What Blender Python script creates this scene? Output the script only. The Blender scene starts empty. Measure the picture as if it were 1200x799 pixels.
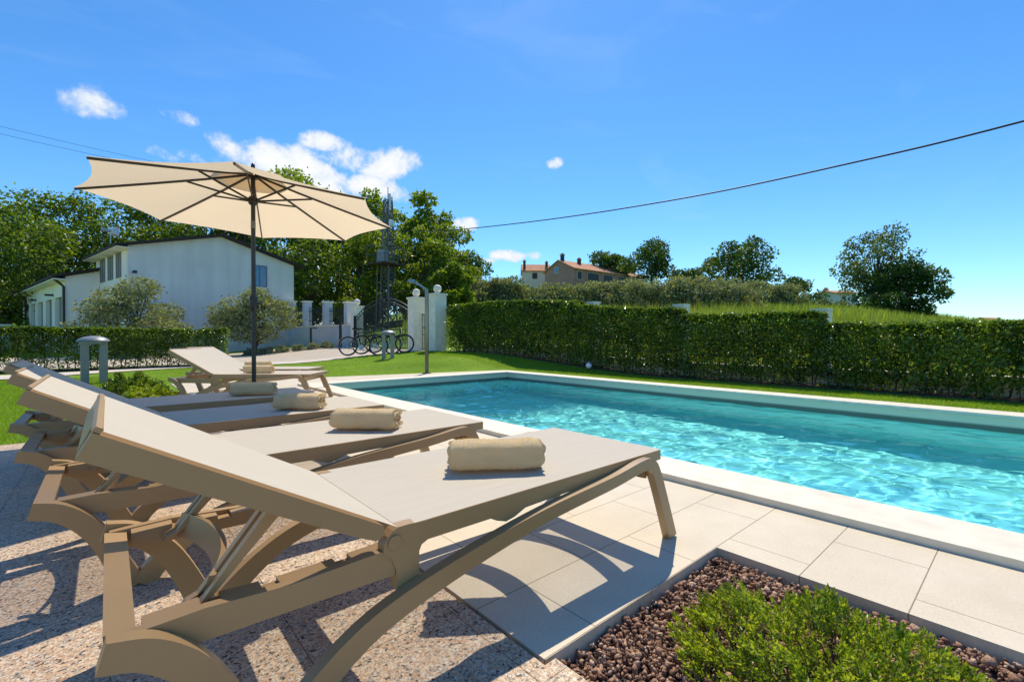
import bpy, bmesh, math, random
import numpy as np
from mathutils import Vector, Matrix, noise

random.seed(7)
rng = np.random.default_rng(7)
R = math.radians
scene = bpy.context.scene
COL = scene.collection

# ------------------------------------------------------------------ helpers
def link(o, parent=None):
    COL.objects.link(o)
    if parent is not None:
        o.parent = parent
    return o

def tag(o, label=None, cat=None, group=None, kind=None):
    if label: o['label'] = label
    if cat: o['category'] = cat
    if group: o['group'] = group
    if kind: o['kind'] = kind
    return o

def thing(name, label, cat, loc=(0, 0, 0), rz=0.0, group=None):
    o = bpy.data.objects.new(name, None)
    o.empty_display_size = 0.1
    o.location = loc
    o.rotation_euler = (0, 0, rz)
    link(o)
    return tag(o, label, cat, group)

def obj(name, bm, mat, parent=None, smooth=False, bevel=0.0, seg=2):
    if bevel > 0:
        es = [e for e in bm.edges if len(e.link_faces) == 2 and e.calc_face_angle(0) > 0.6]
        if es:
            bmesh.ops.bevel(bm, geom=es, offset=bevel, segments=seg, affect='EDGES', profile=0.5, clamp_overlap=True)
    bmesh.ops.recalc_face_normals(bm, faces=bm.faces[:])
    me = bpy.data.meshes.new(name)
    bm.to_mesh(me); bm.free()
    o = bpy.data.objects.new(name, me)
    if mat is not None: me.materials.append(mat)
    if smooth:
        for p in me.polygons: p.use_smooth = True
        if smooth == 'auto':
            try: me.set_sharp_from_angle(angle=R(40))
            except Exception: pass
    return link(o, parent)

def raw(name, verts, faces, mat, parent=None, smooth=False):
    """numpy mesh: verts Nx3, faces MxK"""
    verts = np.asarray(verts, np.float32); faces = np.asarray(faces, np.int32)
    me = bpy.data.meshes.new(name)
    k = faces.shape[1]
    me.vertices.add(len(verts)); me.vertices.foreach_set('co', verts.ravel())
    me.loops.add(faces.size); me.loops.foreach_set('vertex_index', faces.ravel())
    me.polygons.add(len(faces))
    me.polygons.foreach_set('loop_start', np.arange(0, faces.size, k, dtype=np.int32))
    me.polygons.foreach_set('loop_total', np.full(len(faces), k, np.int32))
    if smooth: me.polygons.foreach_set('use_smooth', np.ones(len(faces), bool))
    me.update(calc_edges=True); me.validate()
    if mat is not None: me.materials.append(mat)
    o = bpy.data.objects.new(name, me)
    return link(o, parent)

def box(bm, x0, x1, y0, y1, z0, z1, M=None):
    vs = [bm.verts.new((x, y, z)) for z in (z0, z1) for (x, y) in ((x0, y0), (x1, y0), (x1, y1), (x0, y1))]
    if M is not None:
        for v in vs: v.co = M @ v.co
    for f in ((0, 3, 2, 1), (4, 5, 6, 7), (0, 1, 5, 4), (1, 2, 6, 5), (2, 3, 7, 6), (3, 0, 4, 7)):
        bm.faces.new([vs[i] for i in f])
    return bm

def BX(*a, M=None):
    return box(bmesh.new(), *a, M=M)

def prism_xz(bm, pts, y0, y1):
    """polygon in x,z extruded along y"""
    a = [bm.verts.new((x, y0, z)) for x, z in pts]; b = [bm.verts.new((x, y1, z)) for x, z in pts]
    n = len(pts)
    bm.faces.new(a); bm.faces.new(b[::-1])
    for i in range(n):
        bm.faces.new((a[i], b[i], b[(i + 1) % n], a[(i + 1) % n]))
    return bm

def prism_xy(bm, pts, z0, z1):
    a = [bm.verts.new((x, y, z0)) for x, y in pts]; b = [bm.verts.new((x, y, z1)) for x, y in pts]
    n = len(pts)
    bm.faces.new(a[::-1]); bm.faces.new(b)
    for i in range(n):
        bm.faces.new((a[i], a[(i + 1) % n], b[(i + 1) % n], b[i]))
    return bm

def catmull(pts, n=8):
    P = [np.array(p, float) for p in pts]
    P = [2 * P[0] - P[1]] + P + [2 * P[-1] - P[-2]]
    out = []
    for i in range(1, len(P) - 2):
        for t in np.linspace(0, 1, n, endpoint=False):
            a, b, c, d = P[i - 1], P[i], P[i + 1], P[i + 2]
            out.append(0.5 * ((2 * b) + (-a + c) * t + (2 * a - 5 * b + 4 * c - d) * t * t + (-a + 3 * b - 3 * c + d) * t ** 3))
    out.append(P[-2])
    return out

def band(bm, ctr, wid, y0, y1, n=8):
    """flat strip following a curve in the xz plane; wid = in-plane width at each point"""
    C = catmull([(p[0], p[1], w) for p, w in zip(ctr, wid)], n)
    T, B = [], []
    for i, p in enumerate(C):
        a = C[max(i - 1, 0)]; b = C[min(i + 1, len(C) - 1)]
        d = np.array([b[0] - a[0], b[1] - a[1]]); d /= np.linalg.norm(d) + 1e-9
        nrm = np.array([-d[1], d[0]])
        T.append(p[:2] + nrm * p[2] / 2); B.append(p[:2] - nrm * p[2] / 2)
    return prism_strip(bm, T, B, y0, y1)

def prism_strip(bm, T, B, y0, y1):
    g = []
    for y in (y0, y1):
        g.append(([bm.verts.new((p[0], y, p[1])) for p in T], [bm.verts.new((p[0], y, p[1])) for p in B]))
    (t0, b0), (t1, b1) = g
    n = len(T)
    for i in range(n - 1):
        bm.faces.new((t0[i], t0[i + 1], b0[i + 1], b0[i])); bm.faces.new((t1[i + 1], t1[i], b1[i], b1[i + 1]))
        bm.faces.new((t0[i], t1[i], t1[i + 1], t0[i + 1])); bm.faces.new((b0[i + 1], b1[i + 1], b1[i], b0[i]))
    bm.faces.new((t0[0], b0[0], b1[0], t1[0])); bm.faces.new((t0[-1], t1[-1], b1[-1], b0[-1]))
    return bm

def tube(bm, pts, rad, seg=8, cap=True):
    pts = [Vector(p) for p in pts]
    rad = [rad] * len(pts) if not hasattr(rad, '__len__') else rad
    rings = []
    up = Vector((0, 0, 1))
    for i, p in enumerate(pts):
        d = (pts[min(i + 1, len(pts) - 1)] - pts[max(i - 1, 0)])
        if d.length < 1e-9: d = Vector((0, 0, 1))
        d.normalize()
        a = d.cross(up)
        if a.length < 1e-3: a = d.cross(Vector((1, 0, 0)))
        a.normalize(); b = d.cross(a).normalized()
        rings.append([bm.verts.new(p + (a * math.cos(t) + b * math.sin(t)) * rad[i]) for t in [k * 2 * math.pi / seg for k in range(seg)]])
    for r0, r1 in zip(rings, rings[1:]):
        for k in range(seg):
            bm.faces.new((r0[k], r0[(k + 1) % seg], r1[(k + 1) % seg], r1[k]))
    if cap and seg > 2:
        bm.faces.new(rings[0][::-1]); bm.faces.new(rings[-1])
    return bm

def lathe(bm, prof, seg=24, c=(0, 0, 0)):
    rings = []
    for r, z in prof:
        rings.append([bm.verts.new((c[0] + r * math.cos(2 * math.pi * k / seg), c[1] + r * math.sin(2 * math.pi * k / seg), c[2] + z)) for k in range(seg)])
    for a, b in zip(rings, rings[1:]):
        for k in range(seg):
            bm.faces.new((a[k], a[(k + 1) % seg], b[(k + 1) % seg], b[k]))
    bm.faces.new(rings[0][::-1]); bm.faces.new(rings[-1])
    return bm

def bar(bm, p, q, w, h=None, up=(0, 0, 1)):
    """rectangular bar from p to q"""
    p, q = Vector(p), Vector(q); h = h or w
    d = (q - p).normalized(); a = d.cross(Vector(up))
    if a.length < 1e-4: a = d.cross(Vector((1, 0, 0)))
    a.normalize(); b = a.cross(d).normalized()
    vs = []
    for c in (p, q):
        for s, t in ((-1, -1), (1, -1), (1, 1), (-1, 1)):
            vs.append(bm.verts.new(c + a * s * w / 2 + b * t * h / 2))
    for f in ((0, 1, 2, 3), (7, 6, 5, 4), (0, 4, 5, 1), (1, 5, 6, 2), (2, 6, 7, 3), (3, 7, 4, 0)):
        bm.faces.new([vs[i] for i in f])
    return bm

def ss(a, b, x):
    t = np.clip((x - a) / (b - a), 0, 1); return t * t * (3 - 2 * t)

# ------------------------------------------------------------------ materials
def newmat(name):
    m = bpy.data.materials.new(name); m.use_nodes = True
    nt = m.node_tree
    return m, nt, nt.nodes['Principled BSDF'], nt.nodes['Material Output']

def N(nt, t, **kw):
    n = nt.nodes.new(t)
    for k, v in kw.items():
        if k in n.inputs: n.inputs[k].default_value = v
        else: setattr(n, k, v)
    return n

def ramp(nt, stops, interp='LINEAR'):
    n = nt.nodes.new('ShaderNodeValToRGB'); n.color_ramp.interpolation = interp
    cr = n.color_ramp
    while len(cr.elements) < len(stops): cr.elements.new(0.5)
    for e, (p, c) in zip(cr.elements, stops):
        e.position = p; e.color = (*c, 1) if len(c) == 3 else c
    return n

def coords(nt, kind='Object'):
    return nt.nodes.new('ShaderNodeTexCoord').outputs[kind]

def mixcol(nt, fac, a, b, mode='MIX'):
    n = nt.nodes.new('ShaderNodeMix'); n.data_type = 'RGBA'; n.blend_type = mode
    for s, v in ((0, fac), (6, a), (7, b)):
        if hasattr(v, 'links') or hasattr(v, 'is_output'): nt.links.new(v, n.inputs[s])
        else: n.inputs[s].default_value = v if s == 0 else (*v, 1)
    return n.outputs[2]

def bumped(nt, b, height, strength=0.3, dist=0.01):
    n = N(nt, 'ShaderNodeBump', Strength=strength, Distance=dist)
    nt.links.new(height, n.inputs['Height']); nt.links.new(n.outputs[0], b.inputs['Normal'])

def mat_simple(name, col, rough=0.5, metal=0.0, var=0.12, scale=6.0, bump=0.0, bscale=80.0, spec=0.5):
    m, nt, b, out = newmat(name)
    tc = coords(nt)
    n = N(nt, 'ShaderNodeTexNoise', Scale=scale, Detail=5.0); nt.links.new(tc, n.inputs['Vector'])
    r = ramp(nt, [(0.3, tuple(c * (1 - var) for c in col)), (0.7, tuple(min(1, c * (1 + var)) for c in col))])
    nt.links.new(n.outputs['Fac'], r.inputs[0]); nt.links.new(r.outputs[0], b.inputs['Base Color'])
    b.inputs['Roughness'].default_value = rough; b.inputs['Metallic'].default_value = metal
    b.inputs['Specular IOR Level'].default_value = spec
    if bump > 0:
        n2 = N(nt, 'ShaderNodeTexNoise', Scale=bscale, Detail=3.0); nt.links.new(tc, n2.inputs['Vector'])
        bumped(nt, b, n2.outputs['Fac'], bump, 0.004)
    return m

def mat_leaf(name, dark, light, trans=0.45, rough=0.45, tmul=1.5, big=0.35, spec=0.35):
    m, nt, b, out = newmat(name)
    g = nt.nodes.new('ShaderNodeNewGeometry')
    n = N(nt, 'ShaderNodeTexNoise', Scale=big, Detail=2.0)
    nt.links.new(coords(nt), n.inputs['Vector'])
    add = N(nt, 'ShaderNodeMath', operation='MULTIPLY_ADD'); add.inputs[1].default_value = 0.6
    nt.links.new(g.outputs['Random Per Island'], add.inputs[0]); nt.links.new(n.outputs['Fac'], add.inputs[2])
    sb = N(nt, 'ShaderNodeMath', operation='SUBTRACT'); sb.inputs[1].default_value = 0.3
    nt.links.new(add.outputs[0], sb.inputs[0])
    r = ramp(nt, [(0.1, dark), (0.9, light)]); nt.links.new(sb.outputs[0], r.inputs[0])
    nt.links.new(r.outputs[0], b.inputs['Base Color']); b.inputs['Roughness'].default_value = rough
    b.inputs['Specular IOR Level'].default_value = spec
    t = nt.nodes.new('ShaderNodeBsdfTranslucent')
    tint = mixcol(nt, 1.0, r.outputs[0], (1.25 * tmul, 1.15 * tmul, 0.35 * tmul), 'MULTIPLY')
    nt.links.new(tint, t.inputs['Color'])
    mx = N(nt, 'ShaderNodeMixShader'); mx.inputs[0].default_value = trans
    nt.links.new(b.outputs[0], mx.inputs[1]); nt.links.new(t.outputs[0], mx.inputs[2]); nt.links.new(mx.outputs[0], out.inputs['Surface'])
    return m

M = {}
# lounger resin: taupe, faint moulding texture
M['resin'] = mat_simple('taupe_resin', (0.385, 0.240, 0.108), 0.36, spec=0.7, var=0.06, scale=3, bump=0.08, bscale=400)
M['dark_gap'] = mat_simple('dark_recess', (0.02, 0.017, 0.014), 0.8)

def mat_sling():
    m, nt, b, out = newmat('woven_sling')
    tc = coords(nt)
    br = N(nt, 'ShaderNodeTexWave', Scale=160.0, Distortion=0.0); br.wave_type = 'BANDS'; br.bands_direction = 'X'
    nt.links.new(tc, br.inputs['Vector'])
    b2 = N(nt, 'ShaderNodeTexWave', Scale=160.0, Distortion=0.0); b2.wave_type = 'BANDS'; b2.bands_direction = 'Y'
    nt.links.new(tc, b2.inputs['Vector'])
    mul = N(nt, 'ShaderNodeMath', operation='MULTIPLY'); nt.links.new(br.outputs['Fac'], mul.inputs[0]); nt.links.new(b2.outputs['Fac'], mul.inputs[1])
    mpv = nt.nodes.new('ShaderNodeMapping'); mpv.inputs['Scale'].default_value = (3.0, 60.0, 3.0); nt.links.new(tc, mpv.inputs[0])
    n = N(nt, 'ShaderNodeTexNoise', Scale=1.6, Detail=8.0, Roughness=0.7); nt.links.new(mpv.outputs[0], n.inputs['Vector'])
    r = ramp(nt, [(0.3, (0.495, 0.43, 0.335)), (0.7, (0.55, 0.485, 0.385))]); nt.links.new(n.outputs['Fac'], r.inputs[0])
    nt.links.new(r.outputs[0], b.inputs['Base Color']); b.inputs['Roughness'].default_value = 0.7
    b.inputs['Specular IOR Level'].default_value = 0.2
    bumped(nt, b, mul.outputs[0], 0.2, 0.001)
    # open weave: the more squarely one looks through it the more light passes
    lw = N(nt, 'ShaderNodeLayerWeight', Blend=0.5)
    mr = N(nt, 'ShaderNodeMapRange'); mr.inputs[1].default_value = 0.20; mr.inputs[2].default_value = 0.58
    mr.inputs[3].default_value = 0.62; mr.inputs[4].default_value = 0.0
    nt.links.new(lw.outputs['Facing'], mr.inputs[0])
    tr = nt.nodes.new('ShaderNodeBsdfTransparent')
    mx = nt.nodes.new('ShaderNodeMixShader')
    nt.links.new(mr.outputs[0], mx.inputs[0]); nt.links.new(b.outputs[0], mx.inputs[1]); nt.links.new(tr.outputs[0], mx.inputs[2])
    nt.links.new(mx.outputs[0], out.inputs['Surface'])
    return m
M['sling'] = mat_sling()

def mat_towel():
    m, nt, b, out = newmat('terry_towel')
    tc = coords(nt)
    n = N(nt, 'ShaderNodeTexNoise', Scale=260.0, Detail=4.0, Roughness=0.7); nt.links.new(tc, n.inputs['Vector'])
    n2 = N(nt, 'ShaderNodeTexNoise', Scale=14.0, Detail=3.0); nt.links.new(tc, n2.inputs['Vector'])
    r = ramp(nt, [(0.3, (0.93, 0.71, 0.39)), (0.7, (0.98, 0.80, 0.50))]); nt.links.new(n2.outputs['Fac'], r.inputs[0])
    nt.links.new(r.outputs[0], b.inputs['Base Color']); b.inputs['Roughness'].default_value = 0.95
    b.inputs['Specular IOR Level'].default_value = 0.1
    b.inputs['Sheen Weight'].default_value = 0.4
    b.inputs['Subsurface Weight'].default_value = 0.0
    bumped(nt, b, n.outputs['Fac'], 0.9, 0.006)
    t = nt.nodes.new('ShaderNodeBsdfTranslucent'); t.inputs['Color'].default_value = (1.0, 0.82, 0.52, 1)
    mx = nt.nodes.new('ShaderNodeMixShader'); mx.inputs[0].default_value = 0.35
    nt.links.new(b.outputs[0], mx.inputs[1]); nt.links.new(t.outputs[0], mx.inputs[2]); nt.links.new(mx.outputs[0], out.inputs['Surface'])
    return m
M['towel'] = mat_towel()

def mat_granite():
    m, nt, b, out = newmat('speckled_granite')
    tc = coords(nt)
    v = N(nt, 'ShaderNodeTexVoronoi', Scale=150.0); nt.links.new(tc, v.inputs['Vector'])
    sep = nt.nodes.new('ShaderNodeSeparateColor'); nt.links.new(v.outputs['Color'], sep.inputs[0])
    r = ramp(nt, [(0.0, (0.09, 0.075, 0.065)), (0.05, (0.28, 0.245, 0.21)), (0.14, (0.44, 0.385, 0.32)), (0.28, (0.58, 0.385, 0.245)),
                  (0.52, (0.66, 0.505, 0.345)), (0.76, (0.71, 0.58, 0.43)), (0.93, (0.73, 0.655, 0.54))], 'CONSTANT')
    nt.links.new(sep.outputs[0], r.inputs[0])
    v2 = N(nt, 'ShaderNodeTexVoronoi', Scale=360.0); nt.links.new(tc, v2.inputs['Vector'])
    sep2 = nt.nodes.new('ShaderNodeSeparateColor'); nt.links.new(v2.outputs['Color'], sep2.inputs[0])
    r2 = ramp(nt, [(0.0, (0.22, 0.20, 0.19)), (0.09, (0.82, 0.74, 0.66)), (0.45, (1, 1, 1))], 'CONSTANT'); nt.links.new(sep2.outputs[1], r2.inputs[0])
    c = mixcol(nt, 0.75, r.outputs[0], r2.outputs[0], 'MULTIPLY')
    bk = N(nt, 'ShaderNodeTexBrick', Scale=1.0); bk.offset = 0.0
    for k, val in (('Mortar Size', 0.0018), ('Brick Width', 0.40), ('Row Height', 0.40), ('Mortar Smooth', 0.1)): bk.inputs[k].default_value = val
    bk.inputs['Color1'].default_value = (1, 1, 1, 1); bk.inputs['Color2'].default_value = (0.93, 0.91, 0.9, 1); bk.inputs['Mortar'].default_value = (0.45, 0.36, 0.28, 1)
    nt.links.new(tc, bk.inputs['Vector'])
    n = N(nt, 'ShaderNodeTexNoise', Scale=2.0, Detail=4.0); nt.links.new(tc, n.inputs['Vector'])
    r3 = ramp(nt, [(0.3, (0.88, 0.87, 0.86)), (0.7, (1.05, 1.04, 1.03))]); nt.links.new(n.outputs['Fac'], r3.inputs[0])
    c = mixcol(nt, 1.0, c, bk.outputs['Color'], 'MULTIPLY'); c = mixcol(nt, 1.0, c, r3.outputs[0], 'MULTIPLY')
    nt.links.new(c, b.inputs['Base Color']); b.inputs['Roughness'].default_value = 0.55
    b.inputs['Specular IOR Level'].default_value = 0.3
    bumped(nt, b, bk.outputs['Fac'], -0.4, 0.002)
    return m
M['granite'] = mat_granite()

def mat_tile(name, c1, c2, w, h, joint, shift=(0, 0), mortar=0.0022):
    m, nt, b, out = newmat(name)
    tc = coords(nt)
    mp = nt.nodes.new('ShaderNodeMapping'); mp.inputs['Location'].default_value = (shift[0], shift[1], 0); nt.links.new(tc, mp.inputs[0])
    bk = N(nt, 'ShaderNodeTexBrick', Scale=1.0); bk.offset = 0.5
    for k, val in (('Mortar Size', mortar), ('Brick Width', w), ('Row Height', h), ('Mortar Smooth', 0.2)): bk.inputs[k].default_value = val
    bk.inputs['Color1'].default_value = (1, 1, 1, 1); bk.inputs['Color2'].default_value = (0.95, 0.945, 0.935, 1); bk.inputs['Mortar'].default_value = (*joint, 1)
    nt.links.new(mp.outputs[0], bk.inputs['Vector'])
    n = N(nt, 'ShaderNodeTexNoise', Scale=3.0, Detail=8.0, Roughness=0.65); nt.links.new(tc, n.inputs['Vector'])
    r = ramp(nt, [(0.3, c1), (0.7, c2)]); nt.links.new(n.outputs['Fac'], r.inputs[0])
    n2 = N(nt, 'ShaderNodeTexNoise', Scale=120.0, Detail=4.0); nt.links.new(tc, n2.inputs['Vector'])
    r2 = ramp(nt, [(0.35, (0.93, 0.92, 0.91)), (0.65, (1.03, 1.03, 1.03))]); nt.links.new(n2.outputs['Fac'], r2.inputs[0])
    c = mixcol(nt, 1.0, r.outputs[0], bk.outputs['Color'], 'MULTIPLY'); c = mixcol(nt, 1.0, c, r2.outputs[0], 'MULTIPLY')
    nt.links.new(c, b.inputs['Base Color']); b.inputs['Roughness'].default_value = 0.6
    b.inputs['Specular IOR Level'].default_value = 0.25
    bumped(nt, b, bk.outputs['Fac'], -0.5, 0.003)
    return m
M['tile'] = mat_tile('beige_paving_tile', (0.62, 0.53, 0.39), (0.72, 0.625, 0.475), 0.60, 0.30, (0.40, 0.36, 0.31), (0.12, 0.042))
M['coping'] = mat_simple('pale_stone_coping', (0.74, 0.655, 0.51), 0.62, var=0.10, scale=9, bump=0.12, bscale=160)
M['drive'] = mat_tile('beige_driveway_paving', (0.50, 0.42, 0.32), (0.62, 0.53, 0.42), 0.2, 0.1, (0.42, 0.36, 0.28), mortar=0.004)
M['path'] = mat_simple('pale_concrete_path', (0.60, 0.53, 0.44), 0.8, var=0.12, scale=4, bump=0.2)
M['soil'] = mat_simple('dark_soil', (0.055, 0.038, 0.028), 0.95, var=0.4, scale=20, bump=0.5, bscale=60)

def mat_stone():
    m, nt, b, out = newmat('lava_gravel')
    g = nt.nodes.new('ShaderNodeNewGeometry')
    r = ramp(nt, [(0.0, (0.17, 0.085, 0.055)), (0.3, (0.30, 0.16, 0.095)), (0.55, (0.44, 0.25, 0.15)), (0.8, (0.50, 0.32, 0.205)), (1.0, (0.66, 0.48, 0.34))])
    nt.links.new(g.outputs['Random Per Island'], r.inputs[0])
    n = N(nt, 'ShaderNodeTexNoise', Scale=220.0, Detail=4.0); nt.links.new(coords(nt), n.inputs['Vector'])
    r2 = ramp(nt, [(0.3, (0.6, 0.58, 0.57)), (0.7, (1.15, 1.1, 1.08))]); nt.links.new(n.outputs['Fac'], r2.inputs[0])
    nt.links.new(mixcol(nt, 1.0, r.outputs[0], r2.outputs[0], 'MULTIPLY'), b.inputs['Base Color'])
    b.inputs['Roughness'].default_value = 0.85
    bumped(nt, b, n.outputs['Fac'], 0.8, 0.004)
    return m
M['stone'] = mat_stone()

def mat_ground():
    m, nt, b, out = newmat('mown_lawn_ground')
    tc = coords(nt)
    n = N(nt, 'ShaderNodeTexNoise', Scale=0.5, Detail=6.0); nt.links.new(tc, n.inputs['Vector'])
    n2 = N(nt, 'ShaderNodeTexNoise', Scale=45.0, Detail=5.0, Roughness=0.7); nt.links.new(tc, n2.inputs['Vector'])
    r = ramp(nt, [(0.35, (0.14, 0.25, 0.018)), (0.65, (0.22, 0.36, 0.035))]); nt.links.new(n.outputs['Fac'], r.inputs[0])
    r2 = ramp(nt, [(0.3, (0.55, 0.6, 0.5)), (0.7, (1.2, 1.15, 1.0))]); nt.links.new(n2.outputs['Fac'], r2.inputs[0])
    nt.links.new(mixcol(nt, 1.0, r.outputs[0], r2.outputs[0], 'MULTIPLY'), b.inputs['Base Color'])
    b.inputs['Roughness'].default_value = 0.9; b.inputs['Specular IOR Level'].default_value = 0.1
    bumped(nt, b, n2.outputs['Fac'], 0.6, 0.03)
    return m
M['ground'] = mat_ground()

M['towel_pile'] = mat_leaf('towel_pile', (0.92, 0.72, 0.42), (0.99, 0.85, 0.58), 0.35, 0.95, 0.85, 2.0, 0.05)
M['hedge'] = mat_leaf('hedge_leaf', (0.018, 0.046, 0.007), (0.175, 0.27, 0.032), 0.42, 0.22, 1.55, 1.6, 0.5)
M['shrub'] = mat_leaf('dwarf_shrub_leaf', (0.055, 0.125, 0.010), (0.42, 0.50, 0.06), 0.47, 0.3, 1.4, 9.0)
M['wood_leaf'] = mat_leaf('woodland_leaf', (0.028, 0.062, 0.008), (0.15, 0.23, 0.022), 0.42, 0.45, 1.7, 0.25)
M['acacia_leaf'] = mat_leaf('acacia_leaf', (0.07, 0.13, 0.012), (0.21, 0.285, 0.035), 0.45, 0.45, 1.6, 0.3)
M['far_leaf'] = mat_leaf('field_tree_leaf', (0.022, 0.055, 0.010), (0.095, 0.17, 0.028), 0.38, 0.5, 1.4, 0.3)
M['feather_leaf'] = mat_leaf('feathery_leaf', (0.07, 0.12, 0.05), (0.15, 0.21, 0.085), 0.35, 0.5, 1.3, 0.4)
M['olive'] = mat_leaf('olive_leaf', (0.13, 0.165, 0.075), (0.36, 0.40, 0.24), 0.34, 0.6, 1.15, 0.8, 0.12)
M['grass'] = mat_leaf('grass_blade', (0.15, 0.27, 0.015), (0.29, 0.43, 0.035), 0.42, 0.5, 1.25, 0.6)
M['field_grass'] = mat_leaf('field_grass_blade', (0.10, 0.19, 0.02), (0.36, 0.44, 0.09), 0.42, 0.55, 1.2, 0.5)
M['hill_weed'] = mat_leaf('seeding_weed', (0.10, 0.15, 0.03), (0.40, 0.38, 0.14), 0.4, 0.6, 1.1, 0.8)
M['lavender'] = mat_leaf('lavender_leaf', (0.16, 0.20, 0.12), (0.36, 0.40, 0.30), 0.3, 0.5, 1.0, 1.0)
M['bark'] = mat_simple('bark', (0.075, 0.055, 0.04), 0.9, var=0.4, scale=6, bump=0.8, bscale=25)
M['twig'] = mat_simple('twig', (0.12, 0.075, 0.045), 0.8, var=0.3)
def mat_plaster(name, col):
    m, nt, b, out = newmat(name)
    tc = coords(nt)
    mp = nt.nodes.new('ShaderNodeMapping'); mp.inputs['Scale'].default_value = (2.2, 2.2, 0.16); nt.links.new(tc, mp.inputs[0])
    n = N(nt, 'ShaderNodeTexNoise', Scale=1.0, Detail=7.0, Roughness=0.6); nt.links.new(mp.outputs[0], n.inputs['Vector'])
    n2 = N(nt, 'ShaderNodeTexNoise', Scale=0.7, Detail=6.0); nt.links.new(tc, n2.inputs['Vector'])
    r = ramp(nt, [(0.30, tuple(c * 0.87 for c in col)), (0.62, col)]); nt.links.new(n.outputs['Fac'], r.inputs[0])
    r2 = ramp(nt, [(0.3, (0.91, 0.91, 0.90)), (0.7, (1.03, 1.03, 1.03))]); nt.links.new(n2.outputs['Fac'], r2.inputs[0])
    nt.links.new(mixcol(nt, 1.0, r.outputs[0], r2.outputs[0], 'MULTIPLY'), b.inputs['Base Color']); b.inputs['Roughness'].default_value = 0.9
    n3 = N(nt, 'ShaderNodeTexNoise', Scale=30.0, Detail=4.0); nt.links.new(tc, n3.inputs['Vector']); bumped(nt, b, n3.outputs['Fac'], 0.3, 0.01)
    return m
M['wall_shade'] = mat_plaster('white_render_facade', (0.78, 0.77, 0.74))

M['wall_lit'] = mat_simple('lit_white_render', (0.90, 0.84, 0.76), 0.85, var=0.04, scale=0.7, bump=0.15, bscale=30)  # brighter copy of the white render, light on the side walls painted in
M['wall_low'] = mat_simple('blue_white_wall', (0.58, 0.60, 0.63), 0.85, var=0.08, scale=0.8, bump=0.15, bscale=30)
M['stone_pillar'] = mat_simple('sandstone_pillar', (0.90, 0.80, 0.66), 0.85, var=0.10, scale=5, bump=0.3, bscale=40)
M['roof_edge'] = mat_simple('dark_roof_sheet', (0.035, 0.024, 0.02), 0.8, var=0.2, scale=2)
M['opening'] = mat_simple('dark_grey_garage_door', (0.20, 0.19, 0.185), 0.6, var=0.1)  # plain dark grey for garage doors and side window panes
M['glass'] = mat_simple('window_glass', (0.10, 0.22, 0.36), 0.08, var=0.3, scale=1.5, spec=0.8)
M['frame_grey'] = mat_simple('grey_window_frame', (0.16, 0.16, 0.17), 0.5)
M['iron'] = mat_simple('black_wrought_iron', (0.022, 0.02, 0.02), 0.5, var=0.2)
M['black_metal'] = mat_simple('dark_umbrella_pole', (0.022, 0.018, 0.016), 0.38, var=0.15)
M['steel'] = mat_simple('galvanised_steel', (0.42, 0.43, 0.44), 0.45, metal=0.7, var=0.15)
M['lattice'] = mat_simple('grey_lattice_steel', (0.13, 0.13, 0.125), 0.55, metal=0.3, var=0.2, scale=2)
M['chrome'] = mat_simple('polished_chrome', (0.15, 0.155, 0.15), 0.16, metal=1.0, var=0.03)
M['lamp_grey'] = mat_simple('grey_lamp_metal', (0.25, 0.26, 0.255), 0.4, metal=0.2, var=0.08)
M['white_plastic'] = mat_simple('white_plastic', (0.75, 0.75, 0.74), 0.4, var=0.05)
M['rubber'] = mat_simple('black_rubber', (0.014, 0.014, 0.015), 0.7)
M['bike_frame'] = mat_simple('dark_bicycle_paint', (0.025, 0.03, 0.04), 0.25, var=0.1)
M['bike_orange'] = mat_simple('orange_reflector', (0.65, 0.14, 0.02), 0.3)
M['bin_green'] = mat_simple('green_glass_lamp', (0.03, 0.10, 0.06), 0.3)
M['cable'] = mat_simple('black_cable', (0.012, 0.012, 0.013), 0.6)
M['pink_wall'] = mat_simple('dusky_pink_render', (0.42, 0.22, 0.175), 0.9, var=0.1, scale=0.4)
M['cream_wall'] = mat_simple('cream_render', (0.62, 0.57, 0.50), 0.9, var=0.06, scale=0.4)

def mat_rooftile():
    m, nt, b, out = newmat('terracotta_roof')
    tc = coords(nt)
    w = N(nt, 'ShaderNodeTexWave', Scale=1.3, Distortion=0.6); w.bands_direction = 'X'; nt.links.new(tc, w.inputs['Vector'])
    n = N(nt, 'ShaderNodeTexNoise', Scale=1.2, Detail=6.0); nt.links.new(tc, n.inputs['Vector'])
    r = ramp(nt, [(0.25, (0.42, 0.16, 0.075)), (0.5, (0.58, 0.255, 0.13)), (0.75, (0.68, 0.38, 0.23))]); nt.links.new(n.outputs['Fac'], r.inputs[0])
    r2 = ramp(nt, [(0.2, (0.7, 0.7, 0.7)), (0.7, (1.1, 1.1, 1.1))]); nt.links.new(w.outputs['Fac'], r2.inputs[0])
    nt.links.new(mixcol(nt, 1.0, r.outputs[0], r2.outputs[0], 'MULTIPLY'), b.inputs['Base Color']); b.inputs['Roughness'].default_value = 0.9
    return m
M['roof_tile'] = mat_rooftile()

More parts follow.
